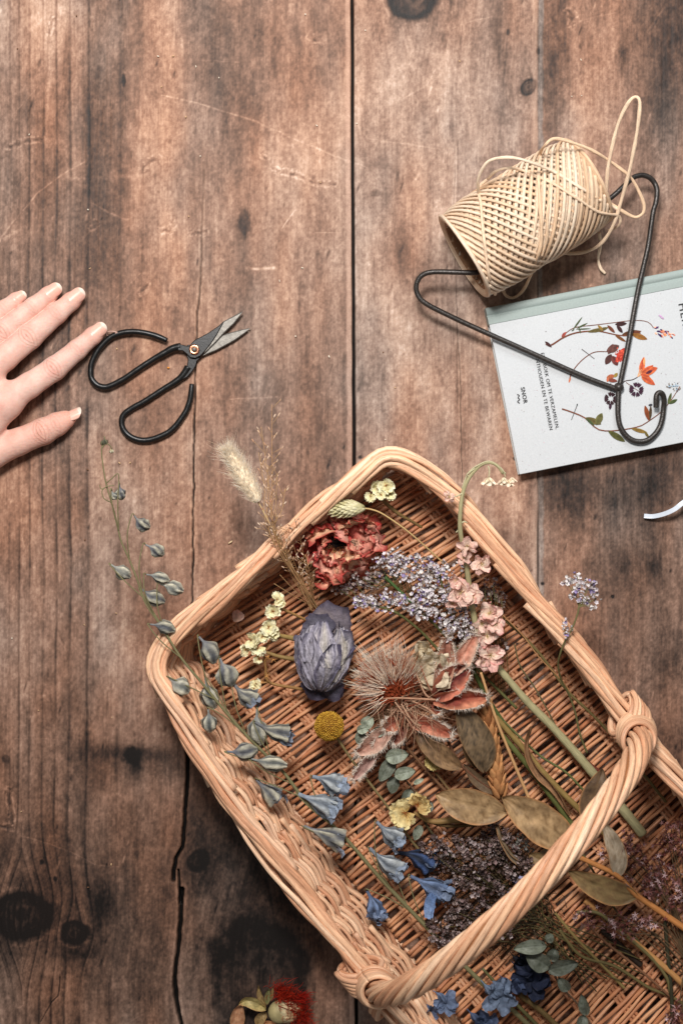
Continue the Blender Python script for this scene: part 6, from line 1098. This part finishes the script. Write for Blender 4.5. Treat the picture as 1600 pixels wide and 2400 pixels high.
def dlt(mb):
    n = 2600; e = A(ends)[rng.integers(0, len(ends), n)]; k = rng.random(n) ** 1.6 * .5; P = A([_W(a + (1370 - a) * q + rng.normal(0, 16), b + (2250 - b) * q + rng.normal(0, 16), rng.uniform(.018, .034)) for (a, b), q in zip(e, k)]); D = unit(A([-.5, .55, .25]) + .65 * rng.normal(size=(n, 3))); mb.hairs(P, P + D * rng.uniform(.004, .010, (n, 1)), .00032, mixc(srgb(62, 52, 36), srgb(40, 34, 28), rng.random(n)), bend=.2, rng=rng, seg=2)  # dark fine twigs added below the blossom to stand for its shaded gaps
mesh('shade_twigs', dl, M_tiny, dlt)
def dlb(mb):
    for (u, v) in ends:
        h = .040 + rng.uniform(-.012, .008); p = W(u, v, h); d = unit(p - W(1400, 2320, .02)); n = 50; s = rng.random(n); off = rng.normal(size=(n, 3)) * A([.0032, .0032, .0026]) * (1.15 - s[:, None]); blossoms(mb, p + d * (s * .012 - .005)[:, None] + off, .0014, dcs, CUP, TCUP, 1.3, .35)
    slv(mb, [(1212, 2070), (1222, 2082), (1232, 2066), (1216, 2094), (1204, 2104)], 12, 12, [srgb(176, 176, 208), srgb(150, 140, 170), srgb(200, 196, 214)], .046, .0012)
    slv(mb, [(1222, 1960), (1235, 1975), (1212, 1975), (1240, 1990)], 10, 16, [srgb(150, 150, 140), srgb(190, 186, 180)], .036, .0010)
mesh('blossom', dl, M_tiny, dlb)
mesh('stem', dl, M_stem, lambda mb: [stem(mb, [(u, v, .038), ((u * 2 + 1330) / 3, (v * 2 + 2210) / 3 + rng.uniform(-14, 14), .034), ((u + 1330 * 2) / 3 + rng.uniform(-22, 22), (v + 2200 * 2) / 3 + rng.uniform(-22, 22), .03), (1400 + rng.uniform(-110, 120), 2290 + rng.uniform(-90, 70), .024)], .0003, .0005, rmix(srgb(92, 82, 48), srgb(70, 62, 40)), n=26, ns=5) for u, v in ends[::2]] and None)

# ------------------------------------------------------------------ pinkish star blossom on the right
sd_ = thing('pink_sedum', 'dusty pink star shaped blossom clusters at the right edge behind the handle', 'dried flower', W(1640, 2350, .02))
stc = [(1570, 1935), (1582, 1955), (1560, 1950), (1555, 1968), (1574, 1980), (1545, 1975), (1590, 1925), (1500, 2018), (1482, 2030), (1515, 2028), (1540, 2010), (1548, 2030), (1535, 2042), (1470, 2058), (1462, 1985), (1480, 1978), (1500, 1992), (1520, 2060), (1528, 2072), (1512, 2078), (1535, 2080), (1520, 2095), (1545, 2065), (1560, 2085), (1575, 2078), (1530, 2098), (1590, 2060), (1580, 2100), (1596, 2090), (1396, 2128), (1372, 2142), (1388, 2156), (1405, 2148), (1420, 2158), (1436, 2162), (1450, 2150), (1465, 2168), (1480, 2150), (1492, 2166), (1505, 2160), (1520, 2158), (1532, 2170), (1440, 2178), (1460, 2186), (1476, 2188), (1578, 2372), (1590, 2362), (1570, 2388), (1596, 2382), (1585, 2396), (1600, 2010), (1595, 1990), (1380, 2168), (1350, 2150), (1410, 2002), (1475, 1960), (1470, 2000), (1455, 2030), (1576, 2030), (1560, 2045), (1600, 2130), (1570, 2120)]
spc2 = [srgb(214, 184, 184), srgb(176, 132, 130), srgb(140, 92, 88), srgb(120, 66, 60), srgb(226, 202, 204)]
def sdb(mb):
    for (u, v) in stc:
        h = .036 + rng.uniform(-.006, .010); n = 8; dk_ = v < 2000; blossoms(mb, W(u, v, h) + rng.normal(size=(n, 3)) * A([.0030, .0030, .0022]), .0022, spc2[2:4] + ([spc2[1]] if dk_ else spc2[:2]), STAR, TSTAR, 1.2, .3)
        mb.hairs(np.repeat(W(u, v, h - .004)[None], 14, 0), W(u, v, h) + rng.normal(size=(14, 3)) * .0032, .0003, srgb(126, 82, 74), .1, rng, 2)
mesh('blossom', sd_, M_tiny, sdb)
mesh('stem', sd_, M_stem, lambda mb: [stem(mb, [(u, v, .034), ((u + 1620) / 2, (v + 2200) / 2 + rng.uniform(-15, 15), .032), (1650, 2320 + rng.uniform(-30, 30), .024)], .0004, .0006, srgb(96, 76, 54), n=18, ns=5) for u, v in stc[::2]] and None)

# ------------------------------------------------------------------ red flower head on the table
mg = thing('safflower_head', 'dried safflower with pale bracts and red threads on the dark knot at the bottom', 'dried flower', W(655, 2375, 0))
def sbulb(mb):
    c = W(655, 2372, .014); 
    for k in range(46):
        a = k * 2.39996; z = (k % 9) / 9; d = A([math.cos(a), math.sin(a), 0]) ; N_ = unit(d + UP * (.2 + z * 1.4)); petal(mb, c + N_ * .0062 - A([.2, 0, .4]) * .006, A([.75, .15, .35]) + .35 * d, N_, .0125, .0095, srgb(178, 166, 124), srgb(206, 190, 150), cup=-.25, curl=-.3, ruff=.05, nu=10, nv=9, shape=.6, edge=srgb(190, 150, 110))
    t = ell_t(20, 14); mb.stamp(t[0] * A([.95, .95, .75]), t[1], c[None], [.0088], np.eye(3)[None], A([srgb(170, 156, 112)]))
mesh('flower_base', mg, M_leaf, sbulb)
def sthr(mb):
    n = 620; s = rng.random(n); c0, c1 = W(652, 2318, .018), W(712, 2398, .016); P0 = c0 + (c1 - c0) * s[:, None] + rng.normal(size=(n, 3)) * A([.0032, .0032, .0025]); D = unit(A([.75, .45, .35]) + .75 * rng.normal(size=(n, 3))); mb.hairs(P0, P0 + D * rng.uniform(.004, .0105, (n, 1)), .00032, mixc(srgb(200, 48, 16), srgb(120, 16, 8), rng.random(n)), bend=.35, rng=rng)
    P0 = W(702, 2338, .018) + rng.normal(size=(60, 3)) * .002; mb.hairs(P0, P0 + unit(A([1, .1, .1]) + .4 * rng.normal(size=(60, 3))) * .008, .0003, srgb(176, 30, 12), .3, rng)
mesh('red_threads', mg, M_hair, sthr)
for pts, w, a, b in [([(622, 2364, .012), (600, 2352, .016), (580, 2346, .016), (562, 2352, .013)], 27, srgb(140, 128, 84), srgb(190, 170, 112)), ([(568, 2350, .013), (560, 2372, .010), (556, 2400, .006), (560, 2420, .004)], 34, srgb(186, 128, 92), srgb(206, 160, 124)), ([(622, 2356, .012), (610, 2335, .018), (605, 2308, .022)], 13, srgb(150, 128, 84), srgb(190, 160, 110)), ([(626, 2352, .014), (628, 2330, .018), (632, 2316, .02)], 14, srgb(118, 118, 76), srgb(150, 146, 98)), ([(634, 2344, .016), (638, 2326, .02), (640, 2312, .022)], 8, srgb(150, 120, 76), srgb(180, 150, 100)), ([(625, 2374, .01), (612, 2384, .010), (604, 2400, .006)], 24, srgb(132, 110, 72), srgb(176, 146, 100)), ([(622, 2398, .008), (632, 2400, .012), (650, 2405, .01)], 18, srgb(190, 130, 90), srgb(210, 156, 110))]: mesh('leaf', mg, M_leaf, lambda mb: leaf(mb, pts, w * S, a, b, rim=srgb(196, 150, 100), fold=.3, wave=.12))
